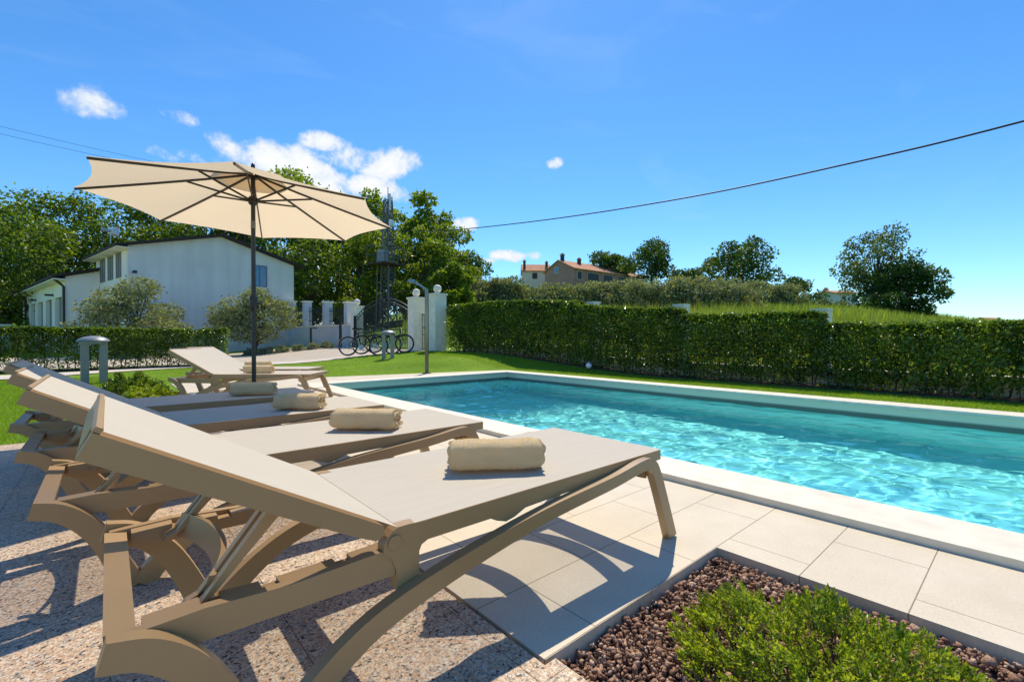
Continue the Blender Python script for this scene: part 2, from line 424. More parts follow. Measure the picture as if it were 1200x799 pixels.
def mat_canopy():
    m, nt, b, out = newmat('beige_canopy_cloth')
    tc = coords(nt)
    n = N(nt, 'ShaderNodeTexNoise', Scale=500.0, Detail=2.0); nt.links.new(tc, n.inputs['Vector'])
    n2 = N(nt, 'ShaderNodeTexNoise', Scale=2.5, Detail=4.0); nt.links.new(tc, n2.inputs['Vector'])
    r = ramp(nt, [(0.3, (0.62, 0.47, 0.31)), (0.7, (0.68, 0.525, 0.355))]); nt.links.new(n2.outputs['Fac'], r.inputs[0])
    nt.links.new(r.outputs[0], b.inputs['Base Color']); b.inputs['Roughness'].default_value = 0.85; b.inputs['Specular IOR Level'].default_value = 0.15
    n4 = N(nt, 'ShaderNodeTexNoise', Scale=9.0, Detail=3.0, Distortion=1.0); nt.links.new(tc, n4.inputs['Vector'])
    bumped(nt, b, n4.outputs['Fac'], 0.35, 0.02)
    t = nt.nodes.new('ShaderNodeBsdfTranslucent'); t.inputs['Color'].default_value = (0.93, 0.74, 0.50, 1)
    mx = nt.nodes.new('ShaderNodeMixShader'); mx.inputs[0].default_value = 0.52
    nt.links.new(b.outputs[0], mx.inputs[1]); nt.links.new(t.outputs[0], mx.inputs[2]); nt.links.new(mx.outputs[0], out.inputs['Surface'])
    return m
M['canopy'] = mat_canopy()

def mat_pool():
    m, nt, b, out = newmat('turquoise_pool_liner')
    tc = coords(nt)
    n = N(nt, 'ShaderNodeTexNoise', Scale=1.2, Detail=5.0); nt.links.new(tc, n.inputs['Vector'])
    r = ramp(nt, [(0.3, (0.48, 0.93, 0.88)), (0.7, (0.56, 0.97, 0.92))]); nt.links.new(n.outputs['Fac'], r.inputs[0])
    # lime and damp line just above the water
    sp = nt.nodes.new('ShaderNodeSeparateXYZ'); nt.links.new(tc, sp.inputs[0])
    mr = N(nt, 'ShaderNodeMapRange'); mr.inputs[1].default_value = -0.075; mr.inputs[2].default_value = -0.10
    nt.links.new(sp.outputs[2], mr.inputs[0])
    mr2 = N(nt, 'ShaderNodeMapRange'); mr2.inputs[1].default_value = -0.15; mr2.inputs[2].default_value = -0.22; mr2.inputs[3].default_value = 1.0; mr2.inputs[4].default_value = 0.0
    nt.links.new(sp.outputs[2], mr2.inputs[0])
    k = N(nt, 'ShaderNodeMath', operation='MULTIPLY'); nt.links.new(mr.outputs[0], k.inputs[0]); nt.links.new(mr2.outputs[0], k.inputs[1])
    dry = N(nt, 'ShaderNodeMapRange'); dry.inputs[1].default_value = -0.17; dry.inputs[2].default_value = -0.125; nt.links.new(sp.outputs[2], dry.inputs[0])
    c = mixcol(nt, dry.outputs[0], r.outputs[0], (0.72, 0.68, 0.48))
    c = mixcol(nt, k.outputs[0], c, (0.12, 0.155, 0.115))
    nt.links.new(c, b.inputs['Base Color']); b.inputs['Roughness'].default_value = 0.55
    return m
M['pool'] = mat_pool()

def mat_water():
    m, nt, b, out = newmat('pool_water')
    nt.nodes.remove(b)
    rf = nt.nodes.new('ShaderNodeBsdfRefraction'); rf.inputs['IOR'].default_value = 1.33; rf.inputs['Roughness'].default_value = 0.0
    rf.inputs['Color'].default_value = (0.69, 0.985, 1.0, 1)
    gl = nt.nodes.new('ShaderNodeBsdfGlossy'); gl.inputs['Roughness'].default_value = 0.0
    fr = N(nt, 'ShaderNodeFresnel', IOR=1.33)
    mx = nt.nodes.new('ShaderNodeMixShader')
    nt.links.new(fr.outputs[0], mx.inputs[0]); nt.links.new(rf.outputs[0], mx.inputs[1]); nt.links.new(gl.outputs[0], mx.inputs[2])
    nt.links.new(mx.outputs[0], out.inputs['Surface'])
    return m
M['water'] = mat_water()

# ------------------------------------------------------------------ terrain
def hz(X, Y):
    """height of the lawn, drive and the hill beyond"""
    X = np.asarray(X, float); Y = np.asarray(Y, float)
    x0 = 7.75 - 3.75 * ss(9.0, 12.0, Y)
    lawn = 0.36 * ss(5, 12, Y) * ss(x0, 9.0, X) - 0.012
    D = np.hypot(X, Y); th = np.degrees(np.arctan2(Y, np.maximum(X, 1e-3)))
    s = np.interp(th, [-60, 0, 3, 12, 25, 38, 54, 70, 90], [0.015, 0.030, 0.035, 0.062, 0.088, 0.098, 0.095, 0.03, 0.0])
    Dc = np.where(D < 100, D, 100 + (D - 100) * 0.15)
    hill = s * np.maximum(0, Dc - 10.0)
    hill = hill + 0.10 * np.sin(X * 0.35 + Y * 0.21) * ss(12, 30, D)
    return lawn + hill * ss(9.9, 12.0, X)

HOLES = [(0.80, 7.60, -4.6, 8.95), (0.08, 0.80, 5.40, 9.30)]
def build_ground():
    def axis(lo, hi, extra):
        a = list(np.arange(-12, 32, 0.5)) + list(np.arange(32, 130, 3.0)) + list(np.arange(-120, -12, 6.0)) + [160, 220, 320, 480, 700, -170, -260, -420, -700] + extra
        a = sorted(set(round(v, 3) for v in a if lo <= v <= hi)); return a
    xs = axis(-700, 700, [0.08, 0.80, 7.60]); ys = axis(-700, 700, [-4.6, 8.95, 5.40, 9.30])
    XX, YY = np.meshgrid(xs, ys)
    Z = hz(XX, YY)
    v = np.stack([XX, YY, Z], -1).reshape(-1, 3)
    nx = len(xs); f = []
    for j in range(len(ys) - 1):
        for i in range(nx - 1):
            cx, cy = (xs[i] + xs[i + 1]) / 2, (ys[j] + ys[j + 1]) / 2
            if any(a < cx < b and c < cy < d for a, b, c, d in HOLES): continue
            f.append((j * nx + i, j * nx + i + 1, (j + 1) * nx + i + 1, (j + 1) * nx + i))
    o = raw('ground', v, f, M['ground'], smooth=True)
    tag(o, 'green mown lawn running out into the grassy hill', kind='structure')
build_ground()

def sheet(name, poly, mat, lift, label, nsub=0.6):
    """a thin paved sheet draped on the terrain"""
    xs = [p[0] for p in poly]; ys = [p[1] for p in poly]
    bm = bmesh.new()
    f = bm.faces.new([bm.verts.new((x, y, 0)) for x, y in poly])
    for ax, lo, hi in (((1, 0, 0), min(xs), max(xs)), ((0, 1, 0), min(ys), max(ys))):
        k = math.ceil(lo / 0.5) * 0.5
        while k < hi:
            bmesh.ops.bisect_plane(bm, geom=bm.verts[:] + bm.edges[:] + bm.faces[:], plane_co=(k * ax[0], k * ax[1], 0), plane_no=ax)
            k += 0.5
    for v in bm.verts: v.co.z = float(hz(v.co.x, v.co.y)) + lift
    o = obj(name, bm, mat)
    return tag(o, label, kind='structure')

sheet('driveway', [(-16, 18.2), (2.9, 17.6), (6.1, 16.3), (8.9, 15.3), (9.1, 22.1), (8.3, 26.4), (1.2, 27.6), (-16, 30)], M['drive'], 0.010, 'beige paved driveway in front of the white house')
sheet('path', [(-16, 13.3), (-1.5, 13.75), (0.3, 15.0), (2.3, 16.0), (6.3, 15.55), (8.6, 14.6), (8.9, 15.3), (6.1, 16.28), (2.9, 17.58), (0.5, 16.05), (-1.5, 15.25), (-16, 14.8)], M['path'], 0.018, 'pale concrete path along the foot of the left hedge')

# paving
def flat(name, poly, z0, z1, mat, label, bevel=0.004):
    o = obj(name, prism_xy(bmesh.new(), poly, z0, z1), mat, bevel=bevel)
    return tag(o, label, kind='structure')
soil = obj('soil', BX(-0.1, 2.7, -4.7, 10.0, -0.16, -0.105), M['soil']); tag(soil, 'dark soil under the planting beds', kind='structure')
flat('granite_terrace', [(-9, -5), (0.893, -5), (0.893, 0.842), (0.853, 0.842), (0.853, 5.40), (-9, 5.40)], -0.08, 0.0, M['granite'], 'speckled pink granite terrace under the loungers')
flat('tiled_terrace', [(0.868, 0.855), (1.86, 0.855), (1.86, -4.6), (2.515, -4.6), (2.515, 8.62), (7.45, 8.62), (7.45, -4.6), (7.74, -4.6), (7.80, 9.12), (3.2, 10.1), (0.868, 10.5)],
     -0.075, 0.0, M['tile'], 'beige tiled terrace around the pool')

# ------------------------------------------------------------------ pool
PX0, PX1, PY0, PY1 = 2.845, 7.10, -4.2, 8.27
pool = thing('swimming_pool', 'rectangular turquoise swimming pool with pale stone edge', 'swimming pool', (0, 0, 0))
bm = bmesh.new()
def quad(bm, *p):
    bm.faces.new([bm.verts.new(q) for q in p])
zb = -1.45
quad(bm, (PX0, PY0, zb), (PX1, PY0, zb), (PX1, PY1, zb), (PX0, PY1, zb))
for a, b in (((PX0, PY0), (PX0, PY1)), ((PX0, PY1), (PX1, PY1)), ((PX1, PY1), (PX1, PY0)), ((PX1, PY0), (PX0, PY0))):
    n = 1
    quad(bm, (*a, zb), (*b, zb), (*b, -0.003), (*a, -0.003))
bmesh.ops.remove_doubles(bm, verts=bm.verts[:], dist=1e-4)
basin = obj('basin', bm, M['pool'], pool)
basin.data.flip_normals()
bm = bmesh.new()
zt = 0.036; ov = 0.02
def coping_piece(x0, x1, y0, y1):
    bm2 = BX(x0, x1, y0, y1, 0.002, zt)
    return bm2
obj('coping', BX(2.515, PX0 + ov, PY0 - 0.3, 8.62, 0.002, zt), M['coping'], pool, bevel=0.010, seg=3, smooth='auto')
obj('coping', BX(PX0 + ov + 0.002, PX1 - ov - 0.002, PY1 - ov, 8.62, 0.002, zt), M['coping'], pool, bevel=0.010, seg=3, smooth='auto')
obj('coping', BX(PX1 - ov, 7.45, PY0 - 0.3, 8.62, 0.002, zt), M['coping'], pool, bevel=0.010, seg=3, smooth='auto')
# tile strip along the foot of the near coping
obj('base_strip', BX(2.505, 2.53, PY0, 8.6, -0.05, 0.0015), M['tile'], pool)

# water
def build_water():
    dx = 0.021
    xs = np.arange(PX0, PX1 + 1e-6, (PX1 - PX0) / round((PX1 - PX0) / dx)); ys = np.arange(-3.0, PY1 + 1e-6, (PY1 + 3.0) / round((PY1 + 3.0) / dx))
    XX, YY = np.meshgrid(xs, ys)
    Z = np.zeros_like(XX)
    r2 = np.random.default_rng(3)
    for k in range(46):
        lam = 0.10 * (1.047 ** k) * r2.uniform(0.9, 1.1)
        th = r2.normal(0.9, 0.95); kx, ky = 2 * np.pi / lam * np.cos(th), 2 * np.pi / lam * np.sin(th)
        amp = 0.0100 * lam / (2 * np.pi)
        ph = r2.uniform(0, 6.28)
        wob = 0.6 * np.sin(XX * 1.1 + k) + 0.6 * np.sin(YY * 0.9 + 2.1 * k)
        Z += amp * np.sin(kx * XX + ky * YY + ph + wob)
    # the stir of the inlet near the far end
    d = np.hypot((XX - 6.2) / 1.6, (YY - 7.2) / 1.0)
    for k in range(14):
        lam = r2.uniform(0.09, 0.2); th = r2.uniform(0, 6.28)
        Z += 0.0022 * np.exp(-d * d) * np.sin(2 * np.pi / lam * (np.cos(th) * XX + np.sin(th) * YY) + k)
    v = np.stack([XX, YY, Z - 0.145], -1).reshape(-1, 3)
    nx, ny = len(xs), len(ys)
    i = np.arange(nx - 1)[None, :] + np.arange(ny - 1)[:, None] * nx
    f = np.stack([i, i + 1, i + 1 + nx, i + nx], -1).reshape(-1, 4)
    o = raw('water', v, f, M['water'], smooth=True)
    tag(o, 'rippled turquoise pool water', kind='structure')
    return o
water = build_water()

# ------------------------------------------------------------------ lounger
def make_lounger(label, loc, rz, back_deg=29.7, group='sun loungers beside the pool'):
    t = thing('sun_lounger', label, 'sun lounger', loc, rz, group)
    res, sl = M['resin'], M['sling']
    for s in (-1, 1):
        Y = lambda a, b: (min(s * a, s * b), max(s * a, s * b))
        # front leg: foot at the pool end, bend, then a long bow down to the ground under the backrest
        bow = [(1.812, 0.0), (1.745, 0.165), (1.692, 0.285), (1.655, 0.335), (1.59, 0.346), (1.39, 0.321), (1.04, 0.290), (0.73, 0.240), (0.52, 0.190), (0.40, 0.135), (0.30, 0.055), (0.262, 0.0)]
        w = [0.055, 0.052, 0.052, 0.050, 0.044, 0.043, 0.045, 0.05, 0.055, 0.058, 0.065, 0.07]
        y0, y1 = Y(0.350, 0.316)
        obj('front_leg', band(bmesh.new(), bow, w, y0, y1, 6), res, t, bevel=0.006, smooth='auto')
        arc = [(-0.012, 0.317), (0.045, 0.300), (0.095, 0.262), (0.135, 0.212), (0.168, 0.150), (0.200, 0.075), (0.232, 0.0)]
        w = [0.052, 0.055, 0.057, 0.058, 0.060, 0.065, 0.075]
        y0, y1 = Y(0.346, 0.312)
        obj('rear_leg', band(bmesh.new(), arc, w, y0, y1, 6), res, t, bevel=0.006, smooth='auto')
        # frame rail with a lower toothed ledge
        y0, y1 = Y(0.309, 0.286)
        r = obj('frame_rail', prism_xz(bmesh.new(), [(0.0, 0.285), (0.06, 0.268), (0.54, 0.258), (0.54, 0.327), (0.30, 0.320), (0.14, 0.330), (0.0, 0.325)], y0, y1), res, t, bevel=0.005)
        y0, y1 = Y(0.2855, 0.246)
        rt = lambda x: float(np.interp(x, [0.0, 0.14, 0.30, 0.54], [0.325, 0.330, 0.320, 0.327])) - 0.003
        top = [(0.53, rt(0.53))]
        for xk in (0.405, 0.245, 0.135):
            top += [(xk + 0.036, rt(xk + 0.036)), (xk + 0.036, rt(xk) - 0.011), (xk, rt(xk) - 0.011), (xk, rt(xk))]
        top += [(0.045, rt(0.045))]
        obj('ledge', prism_xz(bmesh.new(), [(0.045, 0.285), (0.53, 0.272)] + top, y0, y1), res, r, bevel=0.0015)
        # node plate at the hinge with its round knuckle
        y0, y1 = Y(0.314, 0.280)
        node = [(0.541, 0.219), (0.604, 0.232), (0.606, 0.300), (0.613, 0.315), (0.632, 0.323), (0.632, 0.374), (0.575, 0.378), (0.548, 0.378), (0.532, 0.372), (0.517, 0.360), (0.508, 0.342), (0.507, 0.322), (0.53, 0.300), (0.541, 0.27)]
        nd = obj('hinge_plate', prism_xz(bmesh.new(), node, y0, y1), res, t, bevel=0.004)
        cy = s * 0.3155
        kb = bmesh.new()
        bmesh.ops.create_cone(kb, cap_ends=True, segments=24, radius1=0.019, radius2=0.017, depth=0.006, matrix=Matrix.Translation((0.536, cy, 0.343)) @ Matrix.Rotation(R(90 * s), 4, 'X'))
        obj('knuckle', kb, res, nd, bevel=0.002)
        # seat side rail, deep at the hinge, thin at the foot, with a lug down to the bow
        y0, y1 = Y(0.312, 0.232)
        prof = [(0.633, 0.322), (0.845, 0.321), (0.868, 0.309), (0.905, 0.297), (0.94, 0.303), (0.985, 0.320), (1.40, 0.329), (1.772, 0.334), (1.772, 0.374), (0.633, 0.374)]
        obj('seat_rail', prism_xz(bmesh.new(), prof, y0, y1), res, t, bevel=0.005)
    obj('head_bar', prism_xz(bmesh.new(), [(-0.008, 0.283), (0.032, 0.286), (0.036, 0.318), (-0.010, 0.327)], -0.285, 0.285), res, t, bevel=0.004)
    obj('foot_bar', prism_xz(bmesh.new(), [(1.69, 0.336), (1.771, 0.334), (1.771, 0.373), (1.69, 0.373)], -0.231, 0.231), res, t, bevel=0.004)
    obj('hinge_bar', prism_xz(bmesh.new(), [(0.56, 0.325), (0.63, 0.325), (0.63, 0.373), (0.56, 0.373)], -0.279, 0.279), res, t, bevel=0.004)
    obj('leg_stretcher', prism_xz(bmesh.new(), [(1.625, 0.285), (1.66, 0.275), (1.672, 0.31), (1.632, 0.318)], -0.314, 0.314), res, t, bevel=0.004)
    for xr in (1.155, 1.535):                       # curved ribs carrying the sling
        bm = bmesh.new(); n = 14
        T = []; 
        vs = []
        for i in range(n + 1):
            y = -0.231 + 0.462 * i / n; sag = 0.022 * (1 - (y / 0.231) ** 2)
            xx = xr + 0.05 * (1 - (y / 0.231) ** 2)
            vs.append([bm.verts.new((xx + dx_, y, z)) for dx_, z in ((-0.042, 0.338 - sag), (0.042, 0.338 - sag), (0.042, 0.368 - sag), (-0.042, 0.368 - sag))])
        for a, b in zip(vs, vs[1:]):
            for k in range(4): bm.faces.new((a[k], a[(k + 1) % 4], b[(k + 1) % 4], b[k]))
        bm.faces.new(vs[0][::-1]); bm.faces.new(vs[-1])
        obj('seat_rib', bm, res, t)
    # seat sling, slightly dished
    def sling(parent, name, x0, x1, w, z, sag):
        nx, ny = 24, 12
        bm = bmesh.new(); g = []
        for i in range(nx + 1):
            row = []
            for j in range(ny + 1):
                u = i / nx; v = j / ny * 2 - 1
                row.append(bm.verts.new((x0 + (x1 - x0) * u, w * v, z - sag * (1 - v * v) * math.sin(math.pi * min(max(u, 0), 1)) ** 0.5)))
            g.append(row)
        for i in range(nx):
            for j in range(ny): bm.faces.new((g[i][j], g[i + 1][j], g[i + 1][j + 1], g[i][j + 1]))
        return obj(name, bm, sl, parent, smooth=True)
    sling(t, 'seat_sling', 0.5495, 1.774, 0.314, 0.3768, 0.006)
    rim = bmesh.new()
    # backrest: own empty-free parts built flat, then turned about the hinge
    a = R(back_deg)
    Mx = Matrix.Translation((0.533, 0, 0.350)) @ Matrix.Rotation(-a, 4, 'Y') @ Matrix.Rotation(math.pi, 4, 'Z')
    # local frame: +x runs from the hinge up to the head, z is up from the lying surface (mirrored in y)
    def back(name, bm, mat, bev=0.004, smooth=False):
        for v in bm.verts: v.co = B @ v.co
        return obj(name, bm, mat, t, bevel=bev, smooth=smooth)
    ca, sa = math.cos(a), math.sin(a)
    B = Matrix(((-ca, 0, sa, 0.533), (0, 1, 0, 0), (sa, 0, ca, 0.347), (0, 0, 0, 1)))
    for s in (-1, 1):
        y0, y1 = min(s * 0.313, s * 0.255), max(s * 0.313, s * 0.255)
        back('back_rail', prism_xz(bmesh.new(), [(0.045, -0.012), (0.10, -0.016), (0.65, -0.022), (0.652, 0.026), (0.045, 0.026), (0.03, 0.008)], y0, y1), res)
    back('head_rail', prism_xz(bmesh.new(), [(0.595, -0.021), (0.6505, -0.0215), (0.655, 0.0275), (0.65, 0.0315), (0.632, 0.0315), (0.628, 0.026), (0.595, 0.026)], -0.254, 0.254), res)
    back('back_lip', prism_xz(bmesh.new(), [(0.641, 0.0275), (0.655, 0.0275), (0.653, 0.0370), (0.643, 0.0370)], -0.312, 0.312), res, 0.001)
    for xr in (0.10, 0.27):
        back('back_rib', prism_xz(bmesh.new(), [(xr - 0.025, -0.008), (xr + 0.025, -0.008), (xr + 0.025, 0.018), (xr - 0.025, 0.018)], -0.254, 0.254), res)
    bm = bmesh.new(); g = []
    for i in range(21):
        row = []
        for j in range(13):
            u = i / 20; v = j / 12 * 2 - 1
            row.append(bm.verts.new((0.0005 + 0.6395 * u, 0.314 * v, 0.0332 - 0.006 * (1 - v * v) * math.sin(math.pi * u) ** 0.5)))
        g.append(row)
    for i in range(20):
        for j in range(12): bm.faces.new((g[i][j], g[i + 1][j], g[i + 1][j + 1], g[i][j + 1]))
    back('back_sling', bm, sl, 0, True)
    # prop: two channel arms under the backrest joined by a bowed cross plate
    top = B @ Vector((0.275, 0, -0.012))
    prop = None
    for sd in (-1, 1):
        pb = bmesh.new()
        for dy in (0.196, 0.236):
            prism_strip(pb, [(top.x + 0.012, top.z), (0.16, 0.325), (0.118, 0.310)], [(top.x - 0.028, top.z - 0.002), (0.125, 0.300), (0.108, 0.298)], min(sd * dy, sd * (dy + 0.020)), max(sd * dy, sd * (dy + 0.020)))
        pr_ = obj('prop_arm', pb, res, t, bevel=0.002)
        box_ = None
    bm = bmesh.new(); vs = []
    for i in range(17):
        y = -0.232 + 0.464 * i / 16; q = 1 - (y / 0.232) ** 2
        x = 0.150 + 0.052 * q; z = 0.325
        vs.append([bm.verts.new((x + dx_, y, z + dz)) for dx_, dz in ((-0.012, -0.026), (0.000, -0.028), (0.018, 0.030), (0.006, 0.032))])
    for p, q in zip(vs, vs[1:]):
        for k in range(4): bm.faces.new((p[k], p[(k + 1) % 4], q[(k + 1) % 4], q[k]))
    bm.faces.new(vs[0][::-1]); bm.faces.new(vs[-1])
    obj('cross_plate', bm, res, t, smooth='auto')
    return t

def children(o): return [c for c in bpy.data.objects if c.parent == o]
def copy_tree(o, parent=None):
    c = o.copy(); COL.objects.link(c); c.parent = parent
    for ch in children(o): copy_tree(ch, c)
    return c

L1 = make_lounger('taupe sun lounger nearest the camera, its frame filling the lower left', (0.0, 1.37, 0.0), 0.0)
def lounger(label, x, y, rz):
    c = copy_tree(L1); c['label'] = label; c.location = (x, y, 0.0); c.rotation_euler = (0, 0, rz); return c
lounger('taupe sun lounger right behind the nearest one, second in the row', -0.172, 2.385, 0.0)
lounger('third sun lounger of the near row, umbrella shadow across its seat', -0.302, 3.365, 0.0)
lounger('fourth sun lounger of the near row, mostly in the umbrella shade', -0.430, 4.350, 0.0)
lounger('sun lounger turned away beyond the umbrella pole, front one of the far pair', 0.805, 7.58, R(-40))
lounger('sun lounger hidden behind the front one of the far pair', 1.10, 8.60, R(-40))

# ------------------------------------------------------------------ towels
def make_towel(label, x, y, z, ang, L=0.33, W=0.172, Hh=0.116, seed=0, turns=1.7):
    """a towel folded and rolled: a flattened spiral of thick cloth"""
    r3 = random.Random(seed)
    n = 84; th = 0.019
    outer, inner = [], []
    tot = turns * 2 * math.pi
    for i in range(n + 1):
        a = -0.6 - tot * i / n
        sc = 1 - 0.36 * (a + 0.6) / -(2 * math.pi) * 1.0
        if sc < 0.12: break
        for lst, k in ((outer, 0.0), (inner, th)):
            ex = 3.2
            c, s = math.cos(a), math.sin(a)
            rr = (abs(c) ** ex + abs(s) ** ex) ** (-1 / ex)
            px = (W / 2 * sc - k) * rr * c; pz = (Hh / 2 * sc - k * 0.95) * rr * s
            lst.append((px, pz))
    m = 22
    vs, fs = [], []
    nn = len(outer)
    ring = outer + inner[::-1]
    K = len(ring)
    for j in range(m + 1):
        u = j / m * 2 - 1
        pinch = 1 - 0.05 * abs(u) ** 6
        for q, (px, pz) in enumerate(ring):
            end = 0.006 * math.sin(q * 0.31 + seed) + 0.004 * math.sin(q * 0.83)
            xx = u * L / 2 + (end * u if abs(u) > 0.8 else 0)
            nz = noise.noise(Vector((xx * 16 + seed * 7, px * 16, pz * 16))) * 0.006 + noise.noise(Vector((xx * 60, px * 60 + seed, pz * 60))) * 0.0022
            k = 1 + nz / max(0.03, math.hypot(px, pz))
            zz = max(pz * pinch * k, -Hh / 2 + 0.001)
            vs.append((xx, px * k * pinch, zz + Hh / 2))
    for j in range(m):
        for q in range(K):
            a = j * K + q; b = j * K + (q + 1) % K
            fs.append((a, b, b + K, a + K))
    # end caps between outer and inner edge of the cloth
    for j in (0, m):
        for q in range(nn - 1):
            a = j * K + q; b = j * K + q + 1; c = j * K + (K - 1 - q - 1); d = j * K + (K - 1 - q)
            fs.append((a, b, c, d) if j == 0 else (d, c, b, a))
    t = thing('rolled_towel', label, 'towel', (x, y, z), ang, 'rolled towels on the loungers')
    o = raw('roll', vs, fs, M['towel'], t, smooth=True)
    # terry pile
    V = np.array(vs); F = np.array(fs)
    nf = len(F); per = 16
    idx = rng.integers(0, nf, 9000)
    w = rng.dirichlet((1, 1, 1, 1), 9000)
    P = (V[F[idx]] * w[:, :, None]).sum(1)
    nrm = np.cross(V[F[idx][:, 1]] - V[F[idx][:, 0]], V[F[idx][:, 2]] - V[F[idx][:, 0]])
    nrm /= np.linalg.norm(nrm, axis=1)[:, None] + 1e-9
    out = P - np.array([0, 0, Hh / 2]); out[:, 0] *= 0.2
    nrm *= np.sign((nrm * out).sum(1) + 1e-9)[:, None]
    d = nrm + rng.normal(0, 0.5, nrm.shape); d[:, 2] -= 0.2
    side = np.cross(d, rng.normal(0, 1, d.shape)); side /= np.linalg.norm(side, axis=1)[:, None] + 1e-9
    tip = P + d * 0.0038; tip[:, 2] = np.maximum(tip[:, 2], 0.0008)
    base = P.copy(); base[:, 2] = np.maximum(base[:, 2], 0.0008)
    pv = np.stack([base - side * 0.0011, base + side * 0.0011, tip], 1).reshape(-1, 3)
    raw('pile', pv, np.arange(len(pv)).reshape(-1, 3), M['towel_pile'], t)
    return t
zs = 0.3755
make_towel('cream rolled towel on the seat of the nearest lounger', 1.072, 1.312, zs, R(-35.5), 0.335, seed=1)
make_towel('cream rolled towel on the second lounger, two folds at its end', 1.022, 2.322, zs, R(-45), 0.33, seed=2)
make_towel('cream rolled towel on the third lounger of the near row', 0.968, 3.255, zs, R(-41), 0.30, seed=3)
make_towel('cream rolled towel partly shaded on the fourth lounger by the pole', 0.915, 4.305, zs, R(-30), 0.33, seed=4)
make_towel('cream rolled towel on the front lounger of the far pair', 1.52, 6.87, zs, R(-40), 0.36, seed=5)
make_towel('cream rolled towel on the rearmost lounger behind the pole', 1.77, 8.03, zs, R(-40), 0.36, seed=6)

# ------------------------------------------------------------------ umbrella
def make_umbrella():
    x, y = 1.047, 4.93
    t = thing('parasol', 'beige octagonal parasol on a dark pole shading the loungers', 'parasol', (x, y, 0))
    zt, Rr, drop, spin, tilt = 2.395, 1.30, 0.353, R(163.4), R(1.76)
    tm = Matrix.Translation((0, 0, zt)) @ Matrix.Rotation(tilt, 4, 'Y')
    dk = M['black_metal']
    b = obj('base', lathe(bmesh.new(), [(0.22, 0.0), (0.235, 0.01), (0.235, 0.04), (0.21, 0.06), (0.05, 0.068), (0.045, 0.20), (0.03, 0.205)], 32), dk, t, smooth='auto')
    obj('pole', tube(bmesh.new(), [(0, 0, 0.06), (0, 0, zt - 0.02)], 0.0195, 16), dk, t, smooth='auto')
    obj('joint_sleeve', tube(bmesh.new(), [(0, 0, zt - 0.51), (0, 0, zt - 0.44)], 0.0215, 16), M['chrome'], t, smooth='auto')
    cr = bmesh.new(); tube(cr, [(0, 0, 1.10), (0, 0, 1.13), (0, 0, 1.23), (0, 0, 1.26)], [0.022, 0.037, 0.037, 0.022], 16)
    ch = obj('crank_housing', cr, dk, t, smooth='auto')
    c2 = bmesh.new(); tube(c2, [(0.03, 0, 1.18), (0.065, -0.01, 1.18)], 0.010, 8); tube(c2, [(0.06, -0.01, 1.18), (0.075, -0.015, 1.09), (0.08, -0.04, 1.085)], 0.006, 8)
    obj('crank_handle', c2, dk, ch, smooth='auto')
    hub = obj('runner', tube(bmesh.new(), [(0, 0, zt - 0.285), (0, 0, zt - 0.27), (0, 0, zt - 0.22), (0, 0, zt - 0.205)], [0.028, 0.042, 0.042, 0.028], 16), dk, t, smooth='auto')
    obj('top_hub', tube(bmesh.new(), [(0, 0, zt - 0.035), (0, 0, zt - 0.01)], [0.045, 0.04], 16), dk, t, smooth='auto')
    # canopy
    bm = bmesh.new(); n = 12; m = 12
    tops = []
    ends = [Vector((Rr * math.cos(spin - k * R(45)), Rr * math.sin(spin - k * R(45)), -drop)) for k in range(8)]
    grid = {}
    def pt(k, u, v):
        a, c = ends[k], ends[(k + 1) % 8]
        e = a.lerp(c, v)
        q = 4 * v * (1 - v)
        e = e * (1 - 0.055 * q)                         # scalloped hem
        p = e * u
        p.z = -drop * (u ** 0.93) - 0.015 * q * u * (1 - u) * 2 + (0.020 if True else 0)
        return p
    for k in range(8):
        g = []
        for i in range(n + 1):
            u = 0.035 + (1 - 0.035) * i / n
            g.append([bm.verts.new(tm @ pt(k, u, j / m)) for j in range(m + 1)])
        for i in range(n):
            for j in range(m): bm.faces.new((g[i][j], g[i + 1][j], g[i + 1][j + 1], g[i][j + 1]))
    bmesh.ops.remove_doubles(bm, verts=bm.verts[:], dist=1e-4)
    can = obj('canopy', bm, M['canopy'], t, smooth='auto')
    # vent cap and finial
    bm = bmesh.new()
    for k in range(8):
        a, c = ends[k] * 0.26, ends[(k + 1) % 8] * 0.26
        for p in (a, c): p.z = -drop * 0.26 + 0.055
        quad(bm, *(tm @ q for q in (Vector((0, 0, 0.065)), a, c)))
    bmesh.ops.remove_doubles(bm, verts=bm.verts[:], dist=1e-4)
    obj('vent_cap', bm, M['canopy'], can)
    obj('finial', lathe(bmesh.new(), [(0.012, 0), (0.02, 0.02), (0.016, 0.045), (0.004, 0.06)], 12, (0, 0, zt + 0.055)), dk, can, smooth=True)
    for k in range(8):
        e = ends[k]
        bm = bmesh.new()
        P = [tm @ Vector((e.x * u, e.y * u, -drop * u ** 0.93 + 0.012 - 0.006)) for u in (0.02, 0.3, 0.6, 0.8, 0.995)]
        for p, q in zip(P, P[1:]): bar(bm, p, q, 0.012, 0.018)
        rb = obj('rib', bm, dk, t)
        bm = bmesh.new(); q = tm @ Vector((e.x * 0.40, e.y * 0.40, -drop * 0.40 ** 0.93))
        bar(bm, (e.x * 0.025, e.y * 0.025, zt - 0.245), q, 0.010, 0.016)
        obj('strut', bm, dk, rb)
make_umbrella()

# ------------------------------------------------------------------ gravel and low shrubs
def ico(sub):
    bm = bmesh.new(); bmesh.ops.create_icosphere(bm, subdivisions=sub, radius=1.0)
    v = np.array([x.co[:] for x in bm.verts]); f = np.array([[q.index for q in fc.verts] for fc in bm.faces]); bm.free(); return v, f

